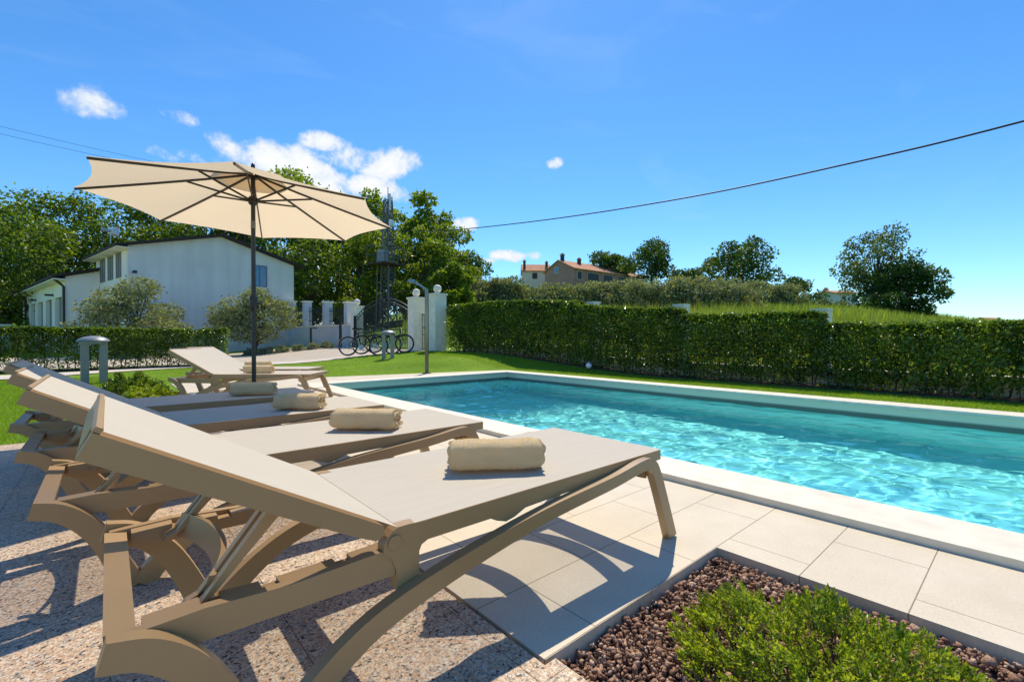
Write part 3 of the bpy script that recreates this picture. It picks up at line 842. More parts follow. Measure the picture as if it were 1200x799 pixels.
def rots(n):
    q = rng.normal(size=(n, 4)); q /= np.linalg.norm(q, axis=1)[:, None]
    w, x, y, z = q.T
    return np.stack([1 - 2 * (y * y + z * z), 2 * (x * y - z * w), 2 * (x * z + y * w), 2 * (x * y + z * w), 1 - 2 * (x * x + z * z), 2 * (y * z - x * w),
                     2 * (x * z - y * w), 2 * (y * z + x * w), 1 - 2 * (x * x + y * y)], -1).reshape(n, 3, 3)

def stones(name, rect, n, size, z, sub, label, soft=0.0):
    v, f = ico(sub)
    x0, x1, y0, y1 = rect
    P = np.stack([rng.uniform(x0, x1, n), rng.uniform(y0, y1, n), z + rng.uniform(-0.012, 0.016, n)], -1)
    S = np.exp(rng.normal(math.log(size), 0.33, n))[:, None] * rng.uniform(0.6, 1.15, (n, 3))
    kinds = []
    for k in range(24):                                # differently chipped stones
        d = v.copy()
        for c in range(9):
            nn = rng.normal(size=3); nn /= np.linalg.norm(nn); h = rng.uniform(0.25, 0.7)
            s = d @ nn; over = s > h
            d[over] -= ((s[over] - h) * 0.95)[:, None] * nn
        d *= rng.uniform(0.88, 1.1, (len(d), 1))
        kinds.append(d)
    kinds = np.array(kinds)[rng.integers(0, 24, n)]
    V = np.einsum('nij,nkj->nki', rots(n), kinds * S[:, None, :]) + P[:, None, :]
    F = f[None] + (np.arange(n) * len(v))[:, None, None]
    o = raw(name, V.reshape(-1, 3), F.reshape(-1, 3), M['stone'])
    return tag(o, label, 'gravel', kind='stuff')
obj_bed = obj('gravel_base', BX(0.895, 1.858, -1.5, 0.853, -0.104, -0.054), M['soil']); tag(obj_bed, 'dark base of the gravel bed', kind='structure')
stones('gravel', (0.908, 1.85, -0.9, 0.845), 19000, 0.0098, -0.042, 1, 'reddish brown lava gravel in the bed beside the pool paving')
stones('gravel', (0.11, 0.85, 5.43, 9.2), 4200, 0.017, -0.05, 1, 'reddish brown lava gravel in the bed behind the loungers')

def leaf_cards(P, D, L, W, curl=0.25):
    """rhombic two-face leaves: base point P, direction D"""
    n = len(P)
    D = D / (np.linalg.norm(D, axis=1)[:, None] + 1e-9)
    S = np.cross(D, rng.normal(size=(n, 3))); S /= np.linalg.norm(S, axis=1)[:, None] + 1e-9
    U = np.cross(S, D)
    L = np.broadcast_to(np.asarray(L, float), (n,))[:, None]; W = np.broadcast_to(np.asarray(W, float), (n,))[:, None]
    a = P; b = P + D * L * 0.5 + S * W * 0.5 + U * W * curl; c = P + D * L; d = P + D * L * 0.5 - S * W * 0.5 + U * W * curl
    V = np.stack([a, b, c, d], 1).reshape(-1, 3)
    i = np.arange(n) * 4
    F = np.concatenate([np.stack([i, i + 1, i + 2], -1), np.stack([i, i + 2, i + 3], -1)])
    return V, F

def sprig_shrub(name, label, ctr, rx, ry, h, nshoot, nleaf, ll, lw, cat='shrub', mat='shrub', rot=0.0):
    t = thing(name, label, cat, (ctr[0], ctr[1], ctr[2]), rot)
    P, D = [], []; bm = bmesh.new()
    for s in range(nshoot):
        r = math.sqrt(random.random()); a = random.uniform(0, 2 * math.pi)
        lump = 0.80 + 0.75 * noise.noise(Vector((math.cos(a) * r * 3.4 + ctr[0] * 3, math.sin(a) * r * 3.4, ctr[1])))
        ex, ey = rx * r * math.cos(a), ry * r * math.sin(a)
        hh = min(0.98 * h, h * max(0.25, (1 - r ** 2.2 * 0.72)) * lump * random.uniform(0.8, 1.15))
        tip = Vector((ex, ey, hh)); lean = Vector((math.cos(a) * r, math.sin(a) * r, random.uniform(0.5, 1.3)))
        ln = random.uniform(0.06, 0.15) * (h / 0.24)
        base = tip - (lean.normalized() + Vector((random.gauss(0, .3), random.gauss(0, .3), random.gauss(0, .2)))).normalized() * ln
        base.z = max(base.z, 0.0)
        ax = tip - base
        if s % 3 == 0: tube(bm, [Vector((ex * 0.35, ey * 0.35, 0)), base.lerp(Vector((ex * 0.6, ey * 0.6, 0)), 0.4), base, tip], [0.003, 0.0022, 0.0016, 0.0006], 4)
        nl = nleaf + random.randint(-4, 4)
        for k in range(nl):
            u = k / nl; p = base + ax * u
            q = k * 2.4 + s
            side = ax.normalized().orthogonal().normalized(); side2 = ax.normalized().cross(side)
            d = (side * math.cos(q) + side2 * math.sin(q)) * (1.0 - 0.5 * u) + ax.normalized() * (0.35 + 0.8 * u)
            P.append(p[:]); D.append(d[:])
    P = np.array(P); D = np.array(D)
    L = ll * rng.uniform(0.65, 1.2, len(P))
    V, F = leaf_cards(P, D, L, L * lw)
    raw('foliage', V, F, M[mat], t)
    obj('stems', bm, M['twig'], t)
    return t
sprig_shrub('low_shrub', 'bright green dwarf shrub spreading over the gravel in the lower right', (1.39, 0.325, -0.04), 0.375, 0.42, 0.175, 640, 30, 0.0150, 0.48)
sprig_shrub('low_shrub', 'green dwarf shrub on gravel between the grey bollard and the far loungers', (0.42, 8.15, -0.05), 0.36, 0.42, 0.24, 500, 26, 0.026, 0.5)
sprig_shrub('low_shrub', 'smaller darker shrub behind the bright one near the grey bollard', (0.28, 9.15, -0.02), 0.45, 0.42, 0.34, 420, 26, 0.028, 0.5, mat='hedge')
sprig_shrub('low_shrub', 'small green shrub glimpsed under the third lounger back', (0.40, 6.45, -0.05), 0.20, 0.25, 0.12, 180, 24, 0.02, 0.5)

# ------------------------------------------------------------------ lawn blades and field grass
def blades(name, P, hmin, hmax, w, mat, label, lean=0.5):
    n = len(P)
    a = rng.uniform(0, 6.283, n); S = np.stack([np.cos(a), np.sin(a), np.zeros(n)], -1)
    Lx = rng.normal(0, lean, (n, 2)); H = rng.uniform(hmin, hmax, n)
    tip = P + np.concatenate([Lx * H[:, None], H[:, None]], 1)
    w = w * rng.uniform(0.6, 1.3, n)[:, None]
    V = np.stack([P - S * w / 2, P + S * w / 2, tip], 1).reshape(-1, 3)
    o = raw(name, V, np.arange(3 * n).reshape(-1, 3), M[mat])
    return tag(o, label, 'grass', kind='stuff')

def scatter(n, x0, x1, y0, y1, keep):
    X = rng.uniform(x0, x1, n); Y = rng.uniform(y0, y1, n); k = keep(X, Y); X, Y = X[k], Y[k]
    return np.stack([X, Y, hz(X, Y)], -1)
ptA = scatter(150000, -3.6, 0.06, 5.45, 13.6, lambda X, Y: (Y < 13.4) & (X > -3.6))
ptA2 = scatter(60000, 0.0, 8.0, 9.0, 16.5, lambda X, Y: (Y > 10.62 - 0.17 * np.maximum(X - 0.87, -2) + 0.05) & (Y < np.interp(X, [0.3, 2.3, 6.3, 8.6], [14.9, 15.9, 15.45, 14.5])))
ptB = scatter(70000, 7.80, 8.90, -1.6, 15, lambda X, Y: (Y < 14.4))
blades('lawn_grass', np.concatenate([ptA, ptA2, ptB]), 0.018, 0.042, 0.005, 'grass', 'short mown grass of the lawn')
def fieldpts(n, d0, d1):
    th = np.radians(rng.uniform(-2, 62, n)); d = d0 * (d1 / d0) ** rng.uniform(0, 1, n)
    X, Y = d * np.cos(th), d * np.sin(th); k = X > 10.9
    X, Y = X[k], Y[k]
    return np.stack([X, Y, hz(X, Y) - 0.02], -1)
blades('field_grass', np.concatenate([fieldpts(60000, 12, 40)]), 0.25, 0.62, 0.022, 'field_grass', 'tall bright meadow grass on the hill behind the hedge', 0.3)
blades('field_grass', fieldpts(9000, 12, 60), 0.5, 1.05, 0.03, 'hill_weed', 'taller seeding weeds scattered through the meadow', 0.22)
blades('field_grass', np.concatenate([fieldpts(45000, 36, 95)]), 0.35, 0.9, 0.07, 'field_grass', 'distant meadow grass on the upper hill', 0.3)

# ------------------------------------------------------------------ hedges
def hedge(label, x0, x1, y0, y1, h0, h1, n, ls, axis='y', zfun=True, stemgap=0.16, cat='hedge', group=None):
    """clipped leafy hedge: leaves crowd the clipped faces, thin out at the foot where stems show"""
    t = thing('hedge', label, cat, ((x0 + x1) / 2, (y0 + y1) / 2, float(hz((x0 + x1) / 2, (y0 + y1) / 2))), 0, group)
    ox, oy, oz = t.location
    u = rng.uniform(0, 1, n); w = rng.beta(0.55, 0.55, n); v = rng.uniform(0, 1, n)
    top = rng.uniform(0, 1, n) < 0.30
    v = np.where(top, 1 - rng.exponential(0.035, n), v)
    w = np.where(top, rng.uniform(0, 1, n), w)
    if axis == 'y': X = x0 + (x1 - x0) * w; Y = y0 + (y1 - y0) * u; run = Y
    else: X = x0 + (x1 - x0) * u; Y = y0 + (y1 - y0) * w; run = X
    wc = 1 - np.clip((v - 0.86) / 0.14, 0, 1) ** 1.5 * 0.45 * (np.abs(w - 0.5) * 2) ** 2
    if axis == 'y': X = (x0 + x1) / 2 + (X - (x0 + x1) / 2) * wc
    else: Y = (y0 + y1) / 2 + (Y - (y0 + y1) / 2) * wc
    g = hz(X, Y); hh = (h0 + (h1 - h0) * u)
    wob = np.array([noise.noise(Vector((a * 1.7, b * 1.7, c * 2))) for a, b, c in zip(X, Y, v)])
    fine = np.array([noise.noise(Vector((a * 5.5, b * 5.5, c * 5.5))) for a, b, c in zip(X, Y, v)])
    Z = g + np.clip(v, 0.02, 1.2) * hh + wob * 0.03 + top * (fine * 0.035 + np.maximum(0, rng.normal(0, 0.018, n)))
    keep = (rng.uniform(0, 1, n) < np.clip((v - 0.02) / stemgap, 0.25, 1)) & (fine > -0.36 + 0.22 * (v < 0.45))
    wx = (w - 0.5) * 2 
    bulge = (wob * 0.05 + rng.normal(0, 0.012, n))
    if axis == 'y': X = X + bulge * np.sign(wx)
    else: Y = Y + bulge * np.sign(wx)
    P = np.stack([X - ox, Y - oy, Z - oz], -1)[keep]
    D = rng.normal(0, 1, P.shape); D[:, 2] += 0.4
    tk = top[keep]; D[tk, 2] = rng.normal(0.15, 0.35, tk.sum())
    L = ls * rng.uniform(0.6, 1.25, len(P))
    V, F = leaf_cards(P, D, L, L * 0.62, 0.15)
    raw('foliage', V, F, M['hedge'], t)
    bm = bmesh.new()
    length = (y1 - y0) if axis == 'y' else (x1 - x0)
    k = 0.12
    while k < length:
        for off in (0.35, 0.65):
            jit = random.uniform(-0.08, 0.08)
            if axis == 'y': bx, by = x0 + (x1 - x0) * off, y0 + k + jit
            else: bx, by = x0 + k + jit, y0 + (y1 - y0) * off
            z0_ = float(hz(bx, by)); hm = h0 + (h1 - h0) * k / length
            pts = [Vector((bx - ox, by - oy, z0_ - oz - 0.02))]
            for q in range(4): pts.append(pts[-1] + Vector((random.gauss(0, .03), random.gauss(0, .03), hm * 0.21)))
            tube(bm, pts, [0.013, 0.011, 0.009, 0.006, 0.003], 5)
        k += 0.30
    obj('stems', bm, M['bark'], t)
    return t
HG = 'clipped hedge sections along the boundary wall'
hedge('lowest clipped hedge section at the right edge beside the pool', 8.98, 9.62, -3.2, 2.42, 1.05, 1.06, 70000, 0.055, group=HG)
hedge('clipped hedge section one step up, second from the right edge', 8.95, 9.62, 2.44, 5.03, 1.27, 1.33, 38000, 0.055, group=HG)
hedge('clipped hedge section between two wall pillars in the middle of the boundary', 8.95, 9.62, 5.05, 7.95, 1.45, 1.55, 43000, 0.058, group=HG)
hedge('tallest clipped hedge section next to the gate pillars', 8.95, 9.65, 7.97, 13.75, 1.64, 1.61, 78000, 0.065, group=HG)
hedge('long low clipped hedge on the left in front of the house', -7.0, 2.80, 16.3, 17.0, 1.08, 1.08, 80000, 0.062, axis='x', stemgap=0.34)

hs_ = [(8.86, -3.4), (9.75, -3.4), (9.75, 13.9), (8.86, 13.9)]
sheet('hedge_bed', hs_, M['soil'], 0.014, 'dark bare soil strip under the boundary hedge')
sheet('hedge_bed', [(-7.2, 16.2), (2.85, 16.2), (2.85, 17.05), (-7.2, 17.05)], M['soil'], 0.024, 'dark bare soil strip under the left hedge')
# boundary wall behind the hedge with its square pillars
bw = thing('boundary_wall', 'low pale boundary wall with square pillars and rails behind the hedge', 'wall', (9.80, 5, 0))
for a, b in ((-3.2, 2.6), (2.6, 5.34), (5.34, 7.86), (7.86, 13.9)):
    m_ = (a + b) / 2; z = float(hz(9.9, m_)) 
    hgt = 0.30
    obj('wall_panel', BX(-0.10, 0.10, a - 5 + 0.16, b - 5 - 0.16, z - 0.4, z + hgt), M['stone_pillar'], bw, bevel=0.008)
    rb = bmesh.new()
    for zz in (hgt + 0.18, hgt + 0.5): bar(rb, (0, a - 5 + 0.16, z + zz), (0, b - 5 - 0.16, z + zz), 0.025, 0.03)
    obj('rail', rb, M['iron'], bw)
for yy, top in ((2.60, 1.30), (5.34, 1.53), (7.86, 1.73)):
    p = obj('pillar', BX(-0.14, 0.14, yy - 5 - 0.13, yy - 5 + 0.13, -0.2, top + 0.03), M['stone_pillar'], bw, bevel=0.01)
    obj('pillar_cap', BX(-0.15, 0.15, yy - 5 - 0.14, yy - 5 + 0.14, top + 0.032, top + 0.07), M['stone_pillar'], p, bevel=0.012)

# ------------------------------------------------------------------ trees
def limb_tree(name, label, x, y, z, H, Rw, mat, nblob=34, nleaf=7000, ls=0.26, trunk=0.35, kind='round', cat='tree', group=None, seed=0, crown_lo=0.22, trunk_r=None, blob=0.30, hole=0.0):
    rs = random.Random(seed * 13 + 5); g = np.random.default_rng(seed + 100)
    t = thing(name, label, cat, (x, y, z), 0, group)
    blobs = []
    for k in range(nblob):
        for _ in range(40):
            a = rs.uniform(0, 2 * math.pi); u = rs.uniform(crown_lo, 1.0)
            if kind == 'round': prof = math.sin(math.pi * min(1, 0.12 + 0.88 * (u - crown_lo) / (1 - crown_lo))) ** 0.55
            elif kind == 'spread': prof = (0.35 + 0.65 * math.sin(math.pi * min(1, 0.25 + 0.75 * (u - crown_lo) / (1 - crown_lo)))) 
            else: prof = (1 - (u - crown_lo) / (1 - crown_lo)) ** 0.6 + 0.12
            rr = math.sqrt(rs.uniform(0.05, 1)) * prof
            lump = 1 + 0.35 * noise.noise(Vector((math.cos(a) * 1.4 + seed, math.sin(a) * 1.4, u * 3)))
            p = Vector((math.cos(a) * rr * Rw * lump, math.sin(a) * rr * Rw * lump, u * H * (0.93 + 0.07 * lump)))
            if all((p - q[0]).length > Rw * 0.20 for q in blobs): break
        blobs.append((p, Rw * blob * rs.uniform(0.6, 1.25)))
    # trunk and limbs
    bm = bmesh.new()
    tr = trunk_r or 0.02 * H + 0.05
    top = H * 0.72
    bend = [Vector((0, 0, -0.3)), Vector((rs.gauss(0, .05) * H * .3, rs.gauss(0, .05) * H * .3, H * 0.25)), Vector((rs.gauss(0, .08) * H * .4, rs.gauss(0, .08) * H * .4, top))]
    tp = [Vector(c) for c in catmull([b[:] for b in bend], 4)]
    tube(bm, tp, [tr * (1 - 0.75 * i / (len(tp) - 1)) for i in range(len(tp))], 7)
    for p, r in blobs:
        s = tp[min(len(tp) - 1, int(len(tp) * max(0.15, min(0.95, (p.z / H) * 0.75))))]
        mid = s.lerp(p, 0.5) + Vector((0, 0, -0.04 * H * rs.random()))
        tube(bm, [s, mid, p], [tr * 0.30, tr * 0.17, tr * 0.05], 5)
    obj('trunk', bm, M['bark'], t, smooth=True)
    C = np.array([b[0][:] for b in blobs]); RR = np.array([b[1] for b in blobs])
    wts = RR ** 2; wts /= wts.sum()
    i = g.choice(len(blobs), nleaf, p=wts)
    d = g.normal(size=(nleaf, 3)); d /= np.linalg.norm(d, axis=1)[:, None]
    rad = RR[i] * g.uniform(0.25, 1.0, nleaf) ** 0.45
    P = C[i] + d * rad[:, None] * np.array([1, 1, 0.72]) + g.normal(0, 0.06 * Rw, (nleaf, 3)) * (g.uniform(0, 1, nleaf) < 0.25)[:, None]
    P[:, 2] = np.maximum(P[:, 2], 0.15)
    D = d * 0.6 + g.normal(0, 0.8, d.shape); D[:, 2] -= 0.25
    L = ls * g.uniform(0.55, 1.3, nleaf)
    V, F = leaf_cards(P, D, L, L * (0.62 if kind != 'olive' else 0.22), 0.12)
    raw('crown', V, F, M[mat], t)
    return t

WG = 'woodland trees behind the white house'
woods = [
 (-9.1, 63.9, 12.7, 5.2, 'wood_leaf', 'woodland tree at the very left edge behind the garage wing'),
 (-6.7, 65.7, 14.1, 5.0, 'wood_leaf', 'dense woodland tree rising left of the garage wing roof'),
 (-3.1, 61.3, 13.9, 5.0, 'wood_leaf', 'woodland tree above the middle of the garage wing roof'),
 (0.2, 61.0, 14.2, 5.2, 'wood_leaf', 'woodland tree behind the roof floodlight of the house'),
 (3.6, 55.4, 13.6, 5.0, 'wood_leaf', 'woodland tree behind the left slope of the house roof'),
 (7.3, 54.8, 14.3, 5.2, 'wood_leaf', 'woodland tree behind the ridge of the white house'),
 (9.7, 50.0, 14.2, 4.8, 'wood_leaf', 'woodland tree standing behind the parasol pole'),
 (14.0, 48.9, 15.9, 5.0, 'acacia_leaf', 'tall sunny woodland tree topping out above the right half of the parasol'),
 (15.7, 42.1, 12.4, 4.4, 'wood_leaf', 'woodland tree above the right eave of the house'),
 (19.4, 42.3, 13.4, 3.5, 'acacia_leaf', 'tall loose crowned tree directly behind the lattice mast'),
 (20.6, 35.8, 12.2, 3.0, 'acacia_leaf', 'tall loose crowned tree just right of the lattice mast'),
 (21.3, 32.2, 8.7, 2.7, 'acacia_leaf', 'lower leafy tree right of the mast, sloping towards the olive rows'),
 (24.7, 34.2, 7.2, 2.5, 'wood_leaf', 'rounded tree at the right end of the woodland'),
 (11.8, 36.5, 7.6, 3.4, 'wood_leaf', 'dark bushy tree right beside the house gable'),
 (14.2, 33.0, 7.4, 3.0, 'acacia_leaf', 'bright bushy tree behind the arched gate'),
 (17.2, 29.6, 7.4, 2.6, 'acacia_leaf', 'bright bushy tree behind the ball topped gate pillars'),
 (17.4, 25.9, 4.3, 1.6, 'acacia_leaf', 'yellow green bush over the hedge beside the right gate pillar'),
 (-3.5, 46.5, 8.5, 4.2, 'wood_leaf', 'dark understorey tree behind the house and wing join'),
 (-12.0, 52.0, 9.0, 4.5, 'wood_leaf', 'dark understorey tree beyond the far end of the garage wing'),
]
for k, (x, y, H, Rw, m_, lab) in enumerate(woods):
    z = float(hz(x, y)) if x < 9.9 else min(float(hz(x, y)), 0.8 + 0.02 * k)
    big = H > 10
    limb_tree('woodland_tree', lab, x, y, z, H, Rw, m_, 46 if big else 30, 11000 if big else 8000, 0.34 if big else 0.26, seed=k + 1, crown_lo=0.12 if m_ == 'wood_leaf' else 0.2, group=WG, blob=0.27 if m_ == 'acacia_leaf' else 0.32, kind='round')

FG = 'trees standing on the hill meadow'
limb_tree('field_tree', 'half hidden round tree behind the terracotta roofed house', 85.3, 64.8, 12.4, 7.2, 5.2, 'far_leaf', 30, 5000, 0.55, seed=31, group=FG)
limb_tree('field_tree', 'tall dark green tree standing just right of the terracotta roofed house', 75.3, 47.0, 9.6, 8.2, 4.6, 'far_leaf', 34, 5500, 0.46, seed=32, group=FG)
limb_tree('field_tree', 'small dark tree between the two tall hill trees', 80.3, 42.6, 9.2, 4.2, 3.4, 'far_leaf', 22, 3200, 0.42, seed=33, group=FG)
limb_tree('field_tree', 'broad open crowned tree left of the lone round bush on the hill', 77.4, 31.8, 7.2, 9.0, 5.6, 'far_leaf', 36, 4800, 0.48, seed=34, kind='spread', crown_lo=0.2, group=FG, blob=0.26)
limb_tree('field_tree', 'lone round bushy tree beside the small far house', 78.8, 24.0, 5.7, 3.6, 3.1, 'far_leaf', 22, 3600, 0.36, seed=35, group=FG)
limb_tree('field_tree', 'thin loose tree leaning against the broad open crowned tree', 78.6, 37.5, 8.4, 5.8, 2.6, 'feather_leaf', 22, 2400, 0.38, seed=36, group=FG)
limb_tree('field_tree', 'wide feathery tree with see-through crown at the right of the hill', 69.0, 12.6, 3.0, 10.4, 4.5, 'feather_leaf', 60, 7200, 0.33, seed=37, kind='spread', crown_lo=0.25, group=FG, blob=0.20)
limb_tree('field_tree', 'dense dark spreading tree in front of the feathery one', 67.0, 10.0, 2.6, 6.2, 3.9, 'far_leaf', 38, 10500, 0.34, seed=38, kind='round', crown_lo=0.05, group=FG)

SG = 'low scrub on the meadow crest'
for k, (x, y, H, Rw, lab) in enumerate(((60.0, 22.5, 1.5, 1.9, 'brownish scrub bush on the meadow crest left of the small far house'), (62.0, 19.0, 1.3, 2.2, 'brownish scrub bush on the crest below the small far house'),
        (62.5, 15.5, 1.2, 2.0, 'brownish scrub bush on the crest left of the feathery tree'), (50.0, 24.0, 1.5, 2.0, 'loose scrub bush below the lone round tree'))):
    limb_tree('scrub_bush', lab, x, y, float(hz(x, y)) - 0.2, H, Rw, 'olive' if k == 3 else 'feather_leaf', 14, 1500, 0.26, seed=90 + k, crown_lo=0.05, group=SG)
def olive(label, x, y, z, H, Rw, seed, n=4200, ls=0.16, group='olive trees on the slope'):
    return limb_tree('olive_tree', label, x, y, z, H, Rw, 'olive', 26, n, ls, seed=seed, kind='olive' if False else 'round', group=group, crown_lo=0.10, blob=0.36)
def olive2(label, x, y, z, H, Rw, seed, n, ls, group, lo=0.1):
    t = limb_tree('olive_tree', label, x, y, z, H, Rw, 'olive', 30, n, ls, seed=seed, kind='round', group=group, crown_lo=lo, blob=0.36)
    return t
OG = 'young olive trees on the house side'
olive2('wide silvery olive bush in front of the left corner of the house', 0.95, 25.3, 0.0, 2.95, 1.65, 51, 11000, 0.13, OG, 0.05)
olive2('silvery olive tree with visible trunk in front of the house right of the parasol pole', 5.3, 24.5, 0.2, 2.6, 1.6, 52, 10000, 0.13, OG, 0.3)
OR = 'olive trees in rows on the hill behind the hedge'
opos = []
for k, px in enumerate((556, 578, 598, 622, 646, 668, 692, 716, 742, 768, 792, 818, 842, 866, 570, 612, 655, 700, 750, 800, 885, 905, 925, 858, 878)):
    opos.append((px, 36 if k < 14 else 46, k))
f_, yw = 540.0, R(41.256)
names = ['nearest the woodland', 'second out from the woodland', 'third out from the woodland', 'below the white hill house', 'below the left end of the pink gable', 'right below the pink gable', 'below the middle of the terracotta roof', 'below the right end of the terracotta roof',
         'just right of the terracotta roof', 'below the tall dark hill tree', 'right of the tall dark hill tree', 'below the small dark hill tree', 'left of the broad crowned tree', 'below the broad crowned tree',
         'behind the first of the front row', 'behind the gap at the white hill house', 'behind the row under the pink gable', 'behind the row under the terracotta roof', 'behind the row under the tall dark tree', 'behind the row near the thin loose tree', 'at the thin right end of the front row', 'second from the right end of the grove', 'last at the right end of the grove', 'below the thin loose tree, set back', 'behind the front row below the lone round tree']
for (px, d, k), nm in zip(opos, names):
    a = (px - 600) / f_ * d
    x = a * math.cos(yw) + d * math.sin(yw); y = -a * math.sin(yw) + d * math.cos(yw)
    olive2('silvery grey olive tree on the hill, ' + nm, round(x, 2), round(y, 2), float(hz(x, y)) - 0.15, 1.95 if 615 < px < 740 else 2.45, 1.6, 60 + k, 3800, 0.20, OR, 0.02)

# lavender clumps along the foot of the house wall
LG = 'round lavender clumps by the driveway edge'
lav_lab = ['leftmost grey green lavender clump, half behind the parasol pole', 'second lavender clump from the left under the olive tree', 'lavender clump in the middle of the row', 'broad pale green lavender clump right of the olive trunk', 'small lavender clump beside the black lamp post', 'last lavender clump at the right end of the row']
for k, lab in enumerate(lav_lab):
    x, y = 4.9 + 0.62 * k, 23.6 - 0.18 * k
    sprig_shrub('lavender_clump', lab, (x, y, float(hz(x, y))), 0.34, 0.34, 0.34, 130, 20, 0.07, 0.25, 'lavender', 'lavender')
    bpy.data.objects[-1]

for o in bpy.data.objects:
    if o.name.startswith('lavender_clump') and o.parent is None: o['group'] = LG

# ------------------------------------------------------------------ white house with garage wing
HX, HY = 0.75, 28.55
hrot = 0.195
house = thing('house', 'white two storey house with dark low pitched roof behind the left hedge', 'house', (HX, HY, 0), hrot)
W_, Dp, ze, zr = 8.0, 6.3, 5.22, 6.30
bm = bmesh.new()
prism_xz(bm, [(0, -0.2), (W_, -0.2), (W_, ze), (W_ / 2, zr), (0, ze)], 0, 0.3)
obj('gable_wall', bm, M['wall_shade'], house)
obj('gable_wall', prism_xz(bmesh.new(), [(0, -0.2), (W_, -0.2), (W_, ze), (W_ / 2, zr), (0, ze)], Dp - 0.3, Dp), M['wall_lit'], house)
obj('side_wall', BX(0.002, 0.3, 0.302, Dp - 0.302, -0.2, ze), M['wall_lit'], house)
obj('side_wall', BX(W_ - 0.3, W_ - 0.002, 0.302, Dp - 0.302, -0.2, ze), M['wall_lit'], house)
sl_ = (zr - ze) / (W_ / 2)
for s, x0, x1 in ((0, -0.55, W_ / 2), (1, W_ / 2, W_ + 0.5)):
    z0 = ze + sl_ * (x0 if s == 0 else W_ - x0) + 0.02; z1 = ze + sl_ * (x1 if s == 0 else W_ - x1) + 0.02
    rf = obj('roof', prism_xz(bmesh.new(), [(x0, z0), (x1, z1), (x1, z1 + 0.11), (x0, z0 + 0.11)], -0.35, Dp + 0.4), M['roof_edge'], house)
soff = obj('eave_board', BX(-0.50, -0.02, -0.30, Dp + 0.3, ze - 0.16, ze - 0.125), M['wall_lit'], house)
def window(parent, x0, x1, z0, z1, face, off, glass='glass', frame='frame_grey'):
    """window let into a wall: face 'front' (y = off) or 'left' (x = off)"""
    w = bmesh.new()
    d = 0.03
    if face == 'front':
        for a in ((x0 - 0.05, x0, z0 - 0.05, z1 + 0.05), (x1, x1 + 0.05, z0 - 0.05, z1 + 0.05), (x0, x1, z1, z1 + 0.05), (x0, x1, z0 - 0.05, z0), ((x0 + x1) / 2 - 0.02, (x0 + x1) / 2 + 0.02, z0, z1)):
            box(w, a[0], a[1], off - d, off - 0.002, a[2], a[3])
        p = obj('window', w, M[frame], parent)
        obj('pane', BX(x0, x1, off - 0.012, off - 0.004, z0, z1), M[glass], p)
        obj('sill', BX(x0 - 0.1, x1 + 0.1, off - 0.09, off - 0.032, z0 - 0.10, z0 - 0.055), M['wall_lit'], p)
    else:
        for a in ((x0 - 0.05, x0, z0 - 0.05, z1 + 0.05), (x1, x1 + 0.05, z0 - 0.05, z1 + 0.05), (x0, x1, z1, z1 + 0.05), (x0, x1, z0 - 0.05, z0), ((x0 + x1) / 2 - 0.02, (x0 + x1) / 2 + 0.02, z0, z1)):
            box(w, off - d, off - 0.002, a[0], a[1], a[2], a[3])
        p = obj('window', w, M[frame], parent)
        obj('pane', BX(off - 0.012, off - 0.004, x0, x1, z0, z1), M[glass], p)
    return p
window(house, 5.62, 6.35, 3.80, 4.95, 'front', 0.0)
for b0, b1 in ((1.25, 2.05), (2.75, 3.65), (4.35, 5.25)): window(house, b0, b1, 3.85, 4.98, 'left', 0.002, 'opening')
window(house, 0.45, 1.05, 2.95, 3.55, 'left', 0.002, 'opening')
# wing with garage openings, pitched lower
wx0, wx1, wy0, wy1 = -1.35, 0.0, 5.6, 21.0
wb = bmesh.new()
wing = obj('wing_gable', prism_xz(wb, [(wx0, -0.2), (wx1 - 0.004, -0.2), (wx1 - 0.004, 4.45), (wx0, 4.05)], wy0, wy0 + 0.3), M['wall_lit'], house)
wz = 4.05
wl = bmesh.new(); bays = [(6.6, 8.6), (9.6, 11.6), (12.6, 14.6), (15.6, 17.4), (18.3, 20.2)]
edges = [wy0 + 0.302] + [v for b in bays for v in b] + [wy1]
for a, b in zip(edges[0::2], edges[1::2]): box(wl, wx0, wx0 + 0.35, a, b, -0.2, 3.05)
box(wl, wx0, wx0 + 0.35, wy0 + 0.302, wy1, 3.052, wz)
wwall = obj('wing_wall', wl, M['wall_lit'], house)
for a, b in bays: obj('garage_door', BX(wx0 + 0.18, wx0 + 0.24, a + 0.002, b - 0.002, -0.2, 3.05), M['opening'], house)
obj('wing_roof', prism_xz(bmesh.new(), [(wx0 - 0.55, 3.92), (wx1 + 0.0, 4.52), (wx1 + 0.0, 4.66), (wx0 - 0.55, 4.06)], wy0 - 0.25, wy1 + 0.4), M['roof_edge'], house)
obj('soffit', BX(wx0 - 0.5, wx0 - 0.002, wy0 - 0.2, wy1 + 0.3, 3.84, 3.90), M['wall_lit'], house)
for yq in (wy0 - 0.06, wy1 - 2.0):
    obj('downpipe', tube(bmesh.new(), [(wx0 - 0.45, yq + 0.1, 3.9), (wx0 - 0.2, yq + 0.04, 3.65), (wx0 - 0.08, yq, 3.5), (wx0 - 0.08, yq, -0.1)], 0.06, 8), M['iron'], house)
for yy in (9.1, 15.1): obj('wall_lamp', BX(wx0 - 0.35, wx0 - 0.002, yy - 0.12, yy + 0.12, 3.2, 3.3), M['iron'], house, bevel=0.02)
cm = bmesh.new(); tube(cm, [(0.15, -0.01, 3.95), (0.15, -0.35, 3.95)], 0.03, 6); box(cm, 0.08, 0.22, -0.5, -0.3, 3.88, 4.0)
obj('wall_camera', cm, M['iron'], house)
